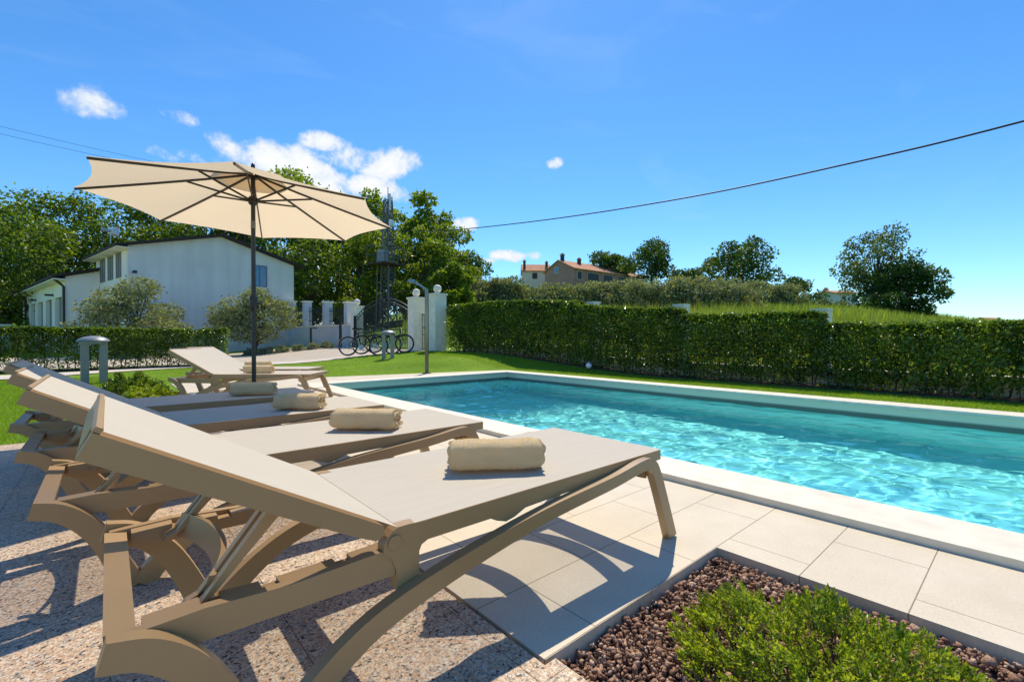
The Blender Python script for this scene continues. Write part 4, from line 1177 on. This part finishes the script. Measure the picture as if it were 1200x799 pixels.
# floodlight on the roof
fl = thing('roof_floodlight', 'pale floodlight on a short mast at the left eave of the house', 'floodlight', (0.15, 33.4, 5.95), hrot + 0.5)
fl.scale = (0.75, 0.75, 0.75)
obj('mast', tube(bmesh.new(), [(0, 0, 0), (0, 0, 0.75)], 0.035, 8), M['steel'], fl)
obj('lamp_head', prism_xz(bmesh.new(), [(-0.05, 0.72), (0.40, 0.62), (0.48, 0.98), (0.30, 1.28), (-0.02, 1.18)], -0.22, 0.22), M['white_plastic'], fl, bevel=0.03)
obj('side_arm', prism_xz(bmesh.new(), [(-0.62, 0.86), (-0.06, 0.80), (-0.06, 1.0), (-0.60, 1.05)], -0.08, 0.08), M['steel'], fl, bevel=0.02)
# low wall at the far left end of the wing
lw = thing('garden_wall', 'low grey garden wall beyond the end of the garage wing', 'wall', (-9, 44, 0))
obj('wall', BX(-5, 4.3, -0.15, 0.15, -0.2, 1.6), M['wall_low'], lw, bevel=0.01); obj('wall_coping', BX(-5.05, 4.35, -0.2, 0.2, 1.602, 1.68), M['stone_pillar'], lw)

# ------------------------------------------------------------------ gate, pillars and fence
def ball_pillar(label, x, y, z, h, w, r, group='sandstone gate pillars with stone balls'):
    t = thing('gate_pillar', label, 'pillar', (x, y, z), 0.0, group)
    obj('shaft', BX(-w / 2, w / 2, -w / 2, w / 2, -0.15, h), M['stone_pillar'], t, bevel=0.02)
    cp = bmesh.new(); box(cp, -w / 2 - 0.04, w / 2 + 0.04, -w / 2 - 0.04, w / 2 + 0.04, h + 0.002, h + 0.07); 
    obj('cap', cp, M['stone_pillar'], t, bevel=0.015)
    obj('ball', lathe(bmesh.new(), [(0.05, 0), (0.07, 0.03)] + [(r * math.sin(a), 0.03 + r - r * math.cos(a)) for a in np.linspace(0.5, 3.05, 14)], 20, (0, 0, h + 0.072)), M['stone_pillar'], t, smooth='auto')
    return t
ball_pillar('sandstone ball pillar at the right end of the arched gate', 8.75, 15.45, 0.28, 2.0, 0.46, 0.145)
ball_pillar('sandstone ball pillar where the tall hedge begins', 8.95, 14.28, 0.30, 2.05, 0.46, 0.145)
ball_pillar('sandstone ball pillar at the left end of the arched gate', 9.15, 21.9, 0.26, 2.05, 0.46, 0.150)

gate = thing('driveway_gate', 'black wrought iron double gate with arched top rails', 'gate', (8.95, 18.7, 0.28), 0)
y0g, y1g = -2.95, 2.9
def arch(y, lift): return 1.30 + lift + 0.78 * (1 - ((y - 0.0) / 2.95) ** 2)
gb = bmesh.new()
for lift in (0.0, 0.16): tube(gb, [(0, y, arch(y, lift)) for y in np.linspace(y0g, y1g, 25)], 0.024, 6)
for zz in (0.12, 0.62): bar(gb, (0, y0g, zz), (0, y1g, zz), 0.03, 0.04)
for y in np.linspace(y0g, y1g, 25): 
    if abs(y) < 2.9: 
        tube(gb, [(0, y, arch(y, 0)), (0, y, arch(y, 0.16))], 0.012, 5)
for yy in (y0g, -0.03, 0.03, y1g): bar(gb, (0, yy, 0.02), (0, yy, arch(yy, 0.16)), 0.05)
obj('gate_frame', gb, M['iron'], gate)
gb = bmesh.new()
for y in np.linspace(y0g + 0.12, y1g - 0.12, 44): tube(gb, [(0, y, 0.12), (0, y, arch(y, 0))], 0.014, 5)
for y in np.linspace(y0g + 0.3, y1g - 0.3, 9):
    pts = [(0, y + 0.16 * (1 - k / 20) * math.cos(k * 0.55), 0.85 + 0.16 * (1 - k / 20) * math.sin(k * 0.55)) for k in range(20)]
    tube(gb, pts, 0.009, 5)
obj('gate_bars', gb, M['iron'], gate)
obj('gate_post', BX(-0.05, 0.05, y1g + 0.02, y1g + 0.12, 0, 1.6), M['iron'], gate)
obj('latch_box', BX(-0.10, 0.06, y0g + 0.02, y0g + 0.14, 0.95, 1.15), M['iron'], gate)
pg = thing('garden_gate', 'narrow black iron gate between the two right ball pillars', 'gate', (8.85, 14.88, 0.30), 0)
gb = bmesh.new()
for y in np.linspace(-0.33, 0.33, 6): tube(gb, [(0.02, y, 0.08), (0.02, y, 1.25 + 0.25 * (y + 0.33))], 0.012, 5)
for zz in (0.10, 0.65): bar(gb, (0.02, -0.34, zz), (0.02, 0.34, zz), 0.03)
tube(gb, [(0.02, y, 1.25 + 0.25 * (y + 0.33)) for y in (-0.34, 0.0, 0.34)], 0.02, 6)
obj('bars', gb, M['iron'], pg)
pts = [(0.02, 0.14 * (1 - k / 20) * math.cos(k * 0.5), 0.95 + 0.14 * (1 - k / 20) * math.sin(k * 0.5)) for k in range(20)]
obj('scroll', tube(bmesh.new(), pts, 0.011, 5), M['iron'], pg)

fw = thing('fence_wall', 'blue white low wall with square pillars and iron railings left of the gate', 'wall', (8.75, 24.7, 0))
obj('low_wall', prism_xy(bmesh.new(), [(0.35, -2.45), (0.60, -2.45), (-0.30, 5.2), (-0.55, 5.2)], -0.1, 1.42), M['wall_low'], fw, bevel=0.01)
obj('wall_cap', prism_xy(bmesh.new(), [(0.31, -2.47), (0.64, -2.47), (-0.26, 5.22), (-0.59, 5.22)], 1.422, 1.49), M['stone_pillar'], fw)
rl = bmesh.new()
for k, u in enumerate((0.08, 0.38, 0.70, 0.97)):
    x = 0.475 - 0.9 * u; y = -2.45 + 7.65 * u
    p = obj('pillar', BX(x - 0.2, x + 0.2, y - 0.2, y + 0.2, 1.492, 2.52 + 0.45 * u), M['wall_low'], fw, bevel=0.01)
    obj('pillar_cap', BX(x - 0.25, x + 0.25, y - 0.25, y + 0.25, 2.522 + 0.45 * u, 2.60 + 0.45 * u), M['stone_pillar'], p, bevel=0.01)
for u in np.linspace(0.1, 0.95, 60):
    x = 0.475 - 0.9 * u; y = -2.45 + 7.65 * u; tube(rl, [(x, y, 1.5), (x, y, 2.3 + 0.4 * u)], 0.012, 5)
for dz in (0.15, 0.7): bar(rl, (0.475 - 0.09, -1.7, 1.49 + dz), (0.475 - 0.86, 4.9, 1.49 + dz + 0.2), 0.03)
obj('railing', rl, M['iron'], fw)
ip = thing('iron_post', 'black iron gate post standing left of the left ball pillar', 'post', (8.6, 22.6, 0.25))
obj('post', tube(bmesh.new(), [(0, 0, -0.1), (0, 0, 1.55)], 0.07, 8), M['iron'], ip); obj('post_cap', lathe(bmesh.new(), [(0.09, 0), (0.09, 0.03), (0.02, 0.14)], 10, (0, 0, 1.55)), M['iron'], ip)

# ------------------------------------------------------------------ lattice mast
mast = thing('lattice_mast', 'grey steel lattice telecom mast with platform and white antennas behind the gate', 'mast', (14.18, 28.79, 0.4), 0.4)
lb = bmesh.new(); Hm = 9.6
def mw(z): return 0.44 - 0.24 * z / Hm
nseg = 15
for sx, sy in ((-1, -1), (1, -1), (1, 1), (-1, 1)):
    bar(lb, (sx * mw(0), sy * mw(0), -0.2), (sx * mw(Hm), sy * mw(Hm), Hm), 0.075)
for k in range(nseg):
    z0, z1 = Hm * k / nseg, Hm * (k + 1) / nseg
    cs = [(-1, -1), (1, -1), (1, 1), (-1, 1)]
    for i in range(4):
        a, b = cs[i], cs[(i + 1) % 4]
        bar(lb, (a[0] * mw(z0), a[1] * mw(z0), z0), (b[0] * mw(z1), b[1] * mw(z1), z1), 0.035)
        bar(lb, (b[0] * mw(z0), b[1] * mw(z0), z0), (a[0] * mw(z1), a[1] * mw(z1), z1), 0.035)
        bar(lb, (a[0] * mw(z1), a[1] * mw(z1), z1), (b[0] * mw(z1), b[1] * mw(z1), z1), 0.04)
obj('lattice', lb, M['lattice'], mast)
pl = bmesh.new(); box(pl, -1.15, 0.75, -0.75, 0.75, 5.25, 5.35)
plat = obj('platform', pl, M['bark'], mast)
rb = bmesh.new()
for zz in (5.85, 6.45):
    for a, b in (((-1.15, -.75), (.75, -.75)), ((.75, -.75), (.75, .75)), ((.75, .75), (-1.15, .75)), ((-1.15, .75), (-1.15, -.75))): bar(rb, (*a, zz), (*b, zz), 0.04)
for a in ((-1.15, -.75), (-0.5, -.75), (0.1, -.75), (.75, -.75), (.75, .75), (-1.15, .75)): bar(rb, (*a, 5.35), (*a, 6.45), 0.045)
obj('guard_rail', rb, M['lattice'], plat)
obj('cabinet', BX(-0.75, -0.30, -0.3, 0.3, 5.352, 6.2), M['lamp_grey'], plat, bevel=0.02)
for dx_, dy_, z0, h in ((-0.12, -0.24, 8.9, 1.1), (0.24, -0.1, 9.0, 0.9), (0.0, 0.24, 8.8, 1.0)):
    a_ = obj('antenna_panel', BX(dx_ - 0.07, dx_ + 0.07, dy_ - 0.05, dy_ + 0.05, z0, z0 + h), M['white_plastic'], mast, bevel=0.02)
dd = bmesh.new(); bmesh.ops.create_cone(dd, cap_ends=True, segments=20, radius1=0.24, radius2=0.20, depth=0.16, matrix=Matrix.Translation((-0.25, -0.55, 8.0)) @ Matrix.Rotation(R(80), 4, 'X'))
obj('dish', dd, M['white_plastic'], mast)
obj('lightning_rod', tube(bmesh.new(), [(0, 0, Hm - 0.3), (0, 0, Hm + 0.9)], 0.025, 5), M['lattice'], mast)
for dx_ in (-0.62, 0.62):
    gp = bmesh.new()
    bar(gp, (dx_, 0.55, -0.2), (dx_ * 0.9, 0.4, 5.25), 0.05); obj('support_leg', gp, M['lattice'], mast)

# cables
def cable(label, pts, r):
    o = obj('overhead_cable', tube(bmesh.new(), [tuple(c) for c in catmull(pts, 10)], r, 6), M['cable'], smooth=True)
    tag(o, label, 'cable', 'overhead cables')
cable('thick black overhead cable sagging across the sky over the pool', [(14.15, 28.7, 8.0), (13.95, 22.2, 6.80), (13.8, 14.06, 5.80), (13.8, 7.46, 5.27), (13.8, 2.98, 5.14), (13.8, 0.0, 5.18), (13.8, -6, 5.5)], 0.021)
cable('upper thin cable leading left from the mast above the parasol', [(14.1, 28.9, 9.6), (5, 29.3, 9.6), (-3.5, 29.7, 9.98), (-14, 30.2, 11.0)], 0.007)
cable('lower thin cable leading left from the mast above the parasol', [(14.1, 28.9, 9.3), (5, 29.3, 9.33), (-3.5, 29.7, 9.66), (-14, 30.2, 10.6)], 0.007)

# ------------------------------------------------------------------ garden lamps, shower, bicycles
def bollard(label, x, y, rz):
    z = float(hz(x, y))
    t = thing('bollard_lamp', label, 'garden lamp', (x, y, z), rz, 'double legged garden lamps')
    for s in (-1, 1): obj('leg', prism_xy(bmesh.new(), [(s * 0.13 - 0.055, -0.10), (s * 0.13 + 0.055, -0.10), (s * 0.13 + 0.04, 0.10), (s * 0.13 - 0.04, 0.10)], -0.02, 0.745), M['lamp_grey'], t, bevel=0.008)
    obj('collar', lathe(bmesh.new(), [(0.185, 0.742), (0.20, 0.745), (0.20, 0.782), (0.185, 0.784)], 28), M['lamp_grey'], t, smooth='auto')
    obj('dome', lathe(bmesh.new(), [(0.232, 0.785), (0.236, 0.792), (0.225, 0.815), (0.19, 0.845), (0.13, 0.872), (0.06, 0.886), (0.01, 0.89)], 32), M['lamp_grey'], t, smooth='auto')
    return t
bollard('grey double legged dome lamp on the lawn before the left hedge', -0.20, 11.50, R(10))
b2 = bollard('grey double legged dome lamp beside the parked bicycles', 6.63, 13.45, R(-35))

sh = thing('garden_shower', 'chrome garden shower column with angled head at the far end of the pool', 'shower', (5.66, 9.50, 0.0), R(139))
obj('column', BX(-0.040, 0.040, -0.032, 0.032, 0.012, 1.99), M['chrome'], sh, bevel=0.006)
obj('foot_plate', BX(-0.10, 0.10, -0.10, 0.10, 0.001, 0.014), M['chrome'], sh, bevel=0.004)
ar = bmesh.new(); bar(ar, (0.0, 0, 1.975), (0.30, 0, 2.17), 0.07, 0.05)
arm = obj('arm', ar, M['chrome'], sh, bevel=0.006)
obj('shower_head', prism_xz(bmesh.new(), [(0.25, 2.10), (0.42, 2.15), (0.42, 2.21), (0.29, 2.20)], -0.10, 0.10), M['chrome'], arm, bevel=0.01)
obj('tap', lathe(bmesh.new(), [(0.02, 0), (0.028, 0.01), (0.028, 0.05), (0.01, 0.055)], 12, (0.06, 0, 1.05)), M['chrome'], sh, smooth='auto')

def bicycle(label, x, y, rz, tilt):
    t = thing('bicycle', label, 'bicycle', (x, y, float(hz(x, y)) + 0.012), rz, 'bicycles parked by the gate')
    t.rotation_euler = (tilt, 0, rz)
    Rw = 0.34
    def torus(bm, cx, r, th, seg=40, ms=8):
        rings = []
        for i in range(seg):
            a = 2 * math.pi * i / seg
            rings.append([bm.verts.new((cx + (r + th * math.cos(b)) * math.cos(a), th * math.sin(b), Rw + (r + th * math.cos(b)) * math.sin(a))) for b in [2 * math.pi * j / ms for j in range(ms)]])
        for i in range(seg):
            p, q = rings[i], rings[(i + 1) % seg]
            for j in range(ms): bm.faces.new((p[j], q[j], q[(j + 1) % ms], p[(j + 1) % ms]))
        return bm
    for cx in (-0.52, 0.54):
        w = obj('wheel', torus(bmesh.new(), cx, Rw - 0.028, 0.028), M['rubber'], t, smooth=True)
        obj('rim', torus(bmesh.new(), cx, Rw - 0.052, 0.010), M['steel'], w, smooth=True)
        sp = bmesh.new()
        for k in range(18):
            a = k * 2 * math.pi / 18; tube(sp, [(cx + 0.02 * math.cos(a), 0, Rw + 0.02 * math.sin(a)), (cx + 0.285 * math.cos(a), 0, Rw + 0.285 * math.sin(a))], 0.0022, 3)
        tube(sp, [(cx, -0.05, Rw), (cx, 0.05, Rw)], 0.018, 8)
        obj('spokes', sp, M['steel'], w)
    fb = bmesh.new()
    bbk, sd, hd, hd2, ra, fa = (-0.06, 0, 0.30), (-0.20, 0, 0.80), (0.36, 0, 0.86), (0.40, 0, 0.70), (-0.52, 0, Rw), (0.54, 0, Rw)
    for p, q, r in ((bbk, sd, 0.018), (sd, hd, 0.019), (bbk, hd2, 0.022), (hd, hd2, 0.022), (bbk, ra, 0.012), (sd, ra, 0.010)): tube(fb, [p, q], r, 8)
    obj('frame', fb, M['bike_frame'], t, smooth='auto')
    fk = bmesh.new()
    for s in (-0.045, 0.045): tube(fk, [(0.40, s * .6, 0.70), (0.44, s, 0.58), (0.54, s, Rw)], 0.012, 6)
    obj('fork', fk, M['bike_frame'], t, smooth='auto')
    hb = bmesh.new(); tube(hb, [(0.36, 0, 0.86), (0.35, 0, 1.00)], 0.014, 8); tube(hb, [(0.26, -0.30, 1.02), (0.36, -0.2, 1.01), (0.37, 0, 1.0), (0.36, 0.2, 1.01), (0.26, 0.30, 1.02)], 0.013, 8)
    obj('handlebar', hb, M['rubber'], t, smooth='auto')
    se = bmesh.new(); tube(se, [(-0.20, 0, 0.80), (-0.23, 0, 0.92)], 0.014, 8)
    post = obj('seat_post', se, M['steel'], t)
    obj('saddle', prism_xy(bmesh.new(), [(-0.37, -0.08), (-0.30, -0.09), (-0.18, -0.04), (-0.06, -0.02), (-0.06, 0.02), (-0.18, 0.04), (-0.30, 0.09), (-0.37, 0.08)], 0.92, 0.97), M['rubber'], t, bevel=0.015)
    cr = bmesh.new(); bmesh.ops.create_cone(cr, cap_ends=True, segments=20, radius1=0.09, radius2=0.09, depth=0.008, matrix=Matrix.Translation((-0.06, -0.05, 0.30)) @ Matrix.Rotation(R(90), 4, 'X'))
    tube(cr, [(-0.06, -0.07, 0.30), (0.06, -0.075, 0.18)], 0.010, 6); tube(cr, [(-0.06, 0.07, 0.30), (-0.18, 0.075, 0.42)], 0.010, 6)
    box(cr, 0.03, 0.11, -0.15, -0.07, 0.17, 0.19); box(cr, -0.22, -0.14, 0.07, 0.15, 0.41, 0.43)
    obj('crankset', cr, M['steel'], t)
    md = bmesh.new()
    for cx, a0, a1 in ((-0.52, 0.5, 2.9), (0.54, 0.5, 2.3)):
        T = [(cx + 0.365 * math.cos(a), Rw + 0.365 * math.sin(a)) for a in np.linspace(a0, a1, 14)]; Bq = [(cx + 0.360 * math.cos(a), Rw + 0.360 * math.sin(a)) for a in np.linspace(a0, a1, 14)]
        prism_strip(md, T, Bq, -0.028, 0.028)
    obj('mudguard', md, M['bike_frame'], t)
    obj('reflector', BX(-0.90, -0.875, -0.03, 0.03, 0.42, 0.50), M['bike_orange'], t, bevel=0.005)
    return t
u0 = np.array([0.752, -0.66])
for k, (dx_, dy_, lab) in enumerate(((0.0, 0.0, 'dark bicycle at the left of the parked group by the gate'), (0.42, 0.18, 'dark bicycle in the middle of the parked group by the gate'), (0.82, 0.36, 'dark bicycle at the right of the group, half behind the dome lamp'))):
    bx, by = 6.68 + dx_ * 0.752 + dy_ * 0.66, 15.5 - dx_ * 0.66 + dy_ * 0.75
    if k == 0: bk0 = bicycle(lab, bx, by, R(-40), R(-5))
    else:
        c = copy_tree(bk0); c['label'] = lab; c.location = (bx, by, float(hz(bx, by)) + 0.012); c.rotation_euler = (R(-5), 0, R(-40 + 3 * k))

pl_ = thing('path_lamp', 'slim black path lamp with a short arm before the blue white wall', 'garden lamp', (7.55, 23.7, float(hz(7.55, 23.7))))
obj('post', BX(-0.04, 0.04, -0.04, 0.04, -0.05, 1.0), M['iron'], pl_, bevel=0.005); obj('arm', BX(-0.04, 0.30, -0.04, 0.04, 1.002, 1.05), M['iron'], pl_, bevel=0.005)
gl_ = thing('globe_lamp', 'small white globe lamp on the lawn at the foot of the hedge', 'garden lamp', (8.62, 7.05, float(hz(8.62, 7.05))))
obj('globe', lathe(bmesh.new(), [(0.07 * math.sin(a), 0.13 - 0.07 * math.cos(a)) for a in np.linspace(0.1, 3.04, 12)], 20), M['white_plastic'], gl_, smooth=True)
obj('stake', tube(bmesh.new(), [(0, 0, -0.1), (0, 0, 0.07)], 0.015, 6), M['iron'], gl_)

# ------------------------------------------------------------------ houses on the hill
def hill_house(name, label, x, y, z, rz, w, l, he, hr, wall, chim, wins):
    """gable end at local y=0 (width w along x), ridge running along y"""
    t = thing(name, label, 'house', (x, y, z), rz)
    b = bmesh.new(); prism_xz(b, [(0, -3), (w, -3), (w, he), (w / 2, hr), (0, he)], 0, l)
    obj('walls', b, M[wall], t)
    sl = (hr - he) / (w / 2)
    for s in (0, 1):
        xa, xb = (-0.4, w / 2) if s == 0 else (w / 2, w + 0.4)
        za = he + sl * (xa if s == 0 else w - xa) + 0.03; zb_ = he + sl * (xb if s == 0 else w - xb) + 0.03
        obj('roof', prism_xz(bmesh.new(), [(xa, za), (xb, zb_), (xb, zb_ + 0.22), (xa, za + 0.22)], -0.3, l + 0.3), M['roof_tile'], t)
    for cx, cy, ch in chim:
        zc = he + sl * min(cx, w - cx)
        c = obj('chimney', BX(cx - 0.3, cx + 0.3, cy - 0.3, cy + 0.3, zc - 0.1, zc + ch * 0.75), M['bark'], t)
        obj('chimney_cap', BX(cx - 0.4, cx + 0.4, cy - 0.4, cy + 0.4, zc + ch * 0.75 + 0.002, zc + ch * 0.75 + 0.15), M['roof_tile'], c)
        obj('chimney_pot', BX(cx - 0.22, cx + 0.22, cy - 0.22, cy + 0.22, zc + ch * 0.75 + 0.152, zc + ch * 0.75 + 0.4), M['pink_wall'], c)
    for face, u0_, u1_, z0, z1 in wins:
        if face == 'g': p = obj('window', BX(u0_ - .1, u1_ + .1, -0.06, -0.002, z0 - .1, z1 + .1), M['cream_wall'], t); obj('pane', BX(u0_, u1_, -0.09, -0.062, z0, z1), M['glass'], p)
        else: p = obj('window', BX(w + 0.002, w + 0.06, u0_ - .1, u1_ + .1, z0 - .1, z1 + .1), M['cream_wall'], t); obj('pane', BX(w + 0.062, w + 0.09, u0_, u1_, z0, z1), M['iron'], p)
    return t
hill_house('hill_house', 'dusky pink house with terracotta roof and two chimneys on the hill', 70.0, 69.2, 11.6, R(-92), 8.4, 23.0, 2.9, 4.9, 'pink_wall', [(4.2, 1.0, 1.7), (5.2, 5.0, 1.5)], [('g', 3.0, 4.0, 2.5, 3.7), ('s', 1.0, 2.2, 0.9, 2.4), ('s', 4.0, 7.5, 0.9, 2.4), ('s', 9.0, 12.0, 0.9, 2.4), ('s', 14.0, 17.0, 0.9, 2.4)])
hill_house('hill_house', 'white house with red roof half hidden left of the pink one', 80.0, 87.4, 13.4, R(-131), 6.4, 6.6, 3.5, 5.3, 'cream_wall', [(5.6, 0.5, 2.6), (4.6, 6.0, 1.7)], [('s', 2.4, 3.6, 1.6, 3.0), ('g', 1.5, 2.5, 2.0, 3.2)])
hill_house('hill_house', 'small pale stone house low on the hill beside the lone bush', 106.0, 28.9, 7.3, R(-120), 3.6, 5.2, 1.9, 2.4, 'wall_low', [(1.2, 0.8, 0.8)], [('s', 2.0, 2.8, 0.8, 1.5)])
hill_house('hill_house', 'far terracotta roof just showing over the hedge at the right', 126.0, 9.6, 1.4, R(-105), 5.0, 7.5, 1.9, 3.0, 'cream_wall', [], [])

# ------------------------------------------------------------------ sky, sun, camera
SUN = Vector((0.50, 0.45, 1.0)).normalized()
elev = math.asin(SUN.z); azim = math.atan2(SUN.x, SUN.y)       # clockwise from +Y
world = bpy.data.worlds.new('World'); scene.world = world; world.use_nodes = True
nt = world.node_tree; bg = nt.nodes['Background']
sky = nt.nodes.new('ShaderNodeTexSky'); sky.sky_type = 'NISHITA'; sky.sun_disc = False
sky.sun_elevation = elev; sky.sun_rotation = azim; sky.altitude = 200; sky.air_density = 1.0; sky.dust_density = 0.15; sky.ozone_density = 3.0
hs = N(nt, 'ShaderNodeHueSaturation', Saturation=1.22, Value=1.06); nt.links.new(sky.outputs[0], hs.inputs['Color'])
tint = mixcol(nt, 1.0, hs.outputs[0], (0.74, 0.98, 1.10), 'MULTIPLY')
# clouds: soft noise banks, each around one direction in the sky
tcw = nt.nodes.new('ShaderNodeTexCoord').outputs['Generated']
cn = N(nt, 'ShaderNodeTexNoise', Scale=13.0, Detail=9.0, Roughness=0.58, Distortion=0.25); nt.links.new(tcw, cn.inputs['Vector'])
cn2 = N(nt, 'ShaderNodeTexNoise', Scale=42.0, Detail=6.0, Roughness=0.6); nt.links.new(tcw, cn2.inputs['Vector'])
def mth(op, a, b=None, c=None, clamp=False):
    n = nt.nodes.new('ShaderNodeMath'); n.operation = op; n.use_clamp = clamp
    for k, v in enumerate((a, b, c)):
        if v is None: continue
        if hasattr(v, 'is_output'): nt.links.new(v, n.inputs[k])
        else: n.inputs[k].default_value = v
    return n.outputs[0]
def dotv(vec):
    n = nt.nodes.new('ShaderNodeVectorMath'); n.operation = 'DOT_PRODUCT'; nt.links.new(tcw, n.inputs[0]); n.inputs[1].default_value = vec; return n.outputs['Value']
# (bearing from +Y clockwise, elevation, half width, half height, density) in degrees
CLOUDS = [(-0.9, 20.6, 1.5, 0.95, 0.75), (14.6, 18.8, 4.6, 1.6, 1.15), (19.5, 21.3, 2.3, 0.9, 1.0), (24.0, 19.9, 4.4, 1.35, 1.2), (21.4, 17.3, 4.4, 1.3, 1.0), (4.8, 17.6, 1.6, 0.6, 0.45),
          (17.0, 18.3, 4.0, 1.2, 1.0), (35.0, 13.6, 1.7, 0.65, 1.0), (41.4, 10.0, 2.3, 0.55, 1.0), (46.6, 20.5, 0.8, 0.45, 0.7), (38.0, 9.3, 0.9, 0.35, 0.9), (5.4, 21.0, 0.7, 0.35, 0.25)]
tot = None; under = None
for (b_, e_, wx_, wz_, den) in CLOUDS:
    b, e = R(b_), R(e_)
    d = (math.sin(b) * math.cos(e), math.cos(b) * math.cos(e), math.sin(e)); th = (math.cos(b), -math.sin(b), 0); tv = (-math.sin(b) * math.sin(e), -math.cos(b) * math.sin(e), math.cos(e))
    u = mth('DIVIDE', dotv(th), math.tan(R(wx_ * 1.35))); v = mth('DIVIDE', dotv(tv), math.tan(R(wz_ * 1.4)))
    q = mth('ADD', mth('MULTIPLY', u, u), mth('MULTIPLY', v, v))
    msk = mth('MULTIPLY', mth('SUBTRACT', 1.0, q), den)
    front = mth('GREATER_THAN', dotv(d), 0.5)
    msk = mth('MULTIPLY', mth('MAXIMUM', msk, -3.0), front); msk = mth('ADD', msk, mth('MULTIPLY', mth('SUBTRACT', front, 1.0), 3.0))
    tot = msk if tot is None else mth('MAXIMUM', tot, msk)
nz_ = mth('ADD', mth('MULTIPLY', mth('SUBTRACT', cn.outputs['Fac'], 0.44), 4.4), mth('MULTIPLY', mth('SUBTRACT', cn2.outputs['Fac'], 0.5), 1.3))
alpha = mth('ADD', tot, nz_)
al = N(nt, 'ShaderNodeMapRange'); al.interpolation_type = 'SMOOTHSTEP'; al.inputs[1].default_value = 0.15; al.inputs[2].default_value = 1.15; nt.links.new(alpha, al.inputs[0])
thick = N(nt, 'ShaderNodeMapRange'); thick.inputs[1].default_value = 0.4; thick.inputs[2].default_value = 2.2; nt.links.new(alpha, thick.inputs[0])
ccol = mixcol(nt, thick.outputs[0], (4.6, 5.2, 5.9), (7.4, 7.3, 7.1))
# very faint high streaks
wv = N(nt, 'ShaderNodeTexNoise', Scale=3.2, Detail=7.0, Roughness=0.55, Distortion=1.2)
mpw = nt.nodes.new('ShaderNodeMapping'); mpw.inputs['Scale'].default_value = (0.6, 1.6, 3.5); mpw.inputs['Rotation'].default_value = (0.3, 0.2, 0.5); nt.links.new(tcw, mpw.inputs[0]); nt.links.new(mpw.outputs[0], wv.inputs['Vector'])
st = N(nt, 'ShaderNodeMapRange'); st.inputs[1].default_value = 0.56; st.inputs[2].default_value = 0.86; st.inputs[4].default_value = 0.10; nt.links.new(wv.outputs['Fac'], st.inputs[0])
skyc = mixcol(nt, st.outputs[0], tint, (5.0, 5.9, 6.8))
skyc = mixcol(nt, al.outputs[0], skyc, ccol)
nt.links.new(skyc, bg.inputs['Color']); bg.inputs['Strength'].default_value = 0.155

sl_data = bpy.data.lights.new('sun', 'SUN'); sl_data.energy = 5.0; sl_data.angle = R(0.53); sl_data.color = (1.0, 0.905, 0.74)
so = bpy.data.objects.new('sun', sl_data); link(so); so.rotation_euler = SUN.to_track_quat('Z', 'Y').to_euler(); so.location = (20, 14, 40)

cam = bpy.data.cameras.new('camera'); cam.sensor_width = 36.0; cam.lens = 16.2; cam.clip_end = 3000; cam.clip_start = 0.02
co = bpy.data.objects.new('camera', cam); link(co); co.location = (0, 0, 0.855)
co.rotation_euler = (R(90 - 0.481), 0, -R(41.256))
scene.camera = co

# real refracted sunlight on the pool floor
try:
    water.cycles.is_caustics_caster = True
    basin.cycles.is_caustics_receiver = True
    sl_data.cycles.is_caustics_light = True
    scene.cycles.caustics_refractive = True
    scene.cycles.use_denoising = True
    scene.cycles.max_bounces = 10; scene.cycles.transparent_max_bounces = 16; scene.cycles.transmission_bounces = 8
    scene.cycles.sample_clamp_indirect = 8.0
except Exception as ex:
    print('cycles props', ex)
scene.view_settings.view_transform = 'Standard'
scene.view_settings.look = 'None'; scene.view_settings.exposure = 0.0; scene.view_settings.gamma = 1.0
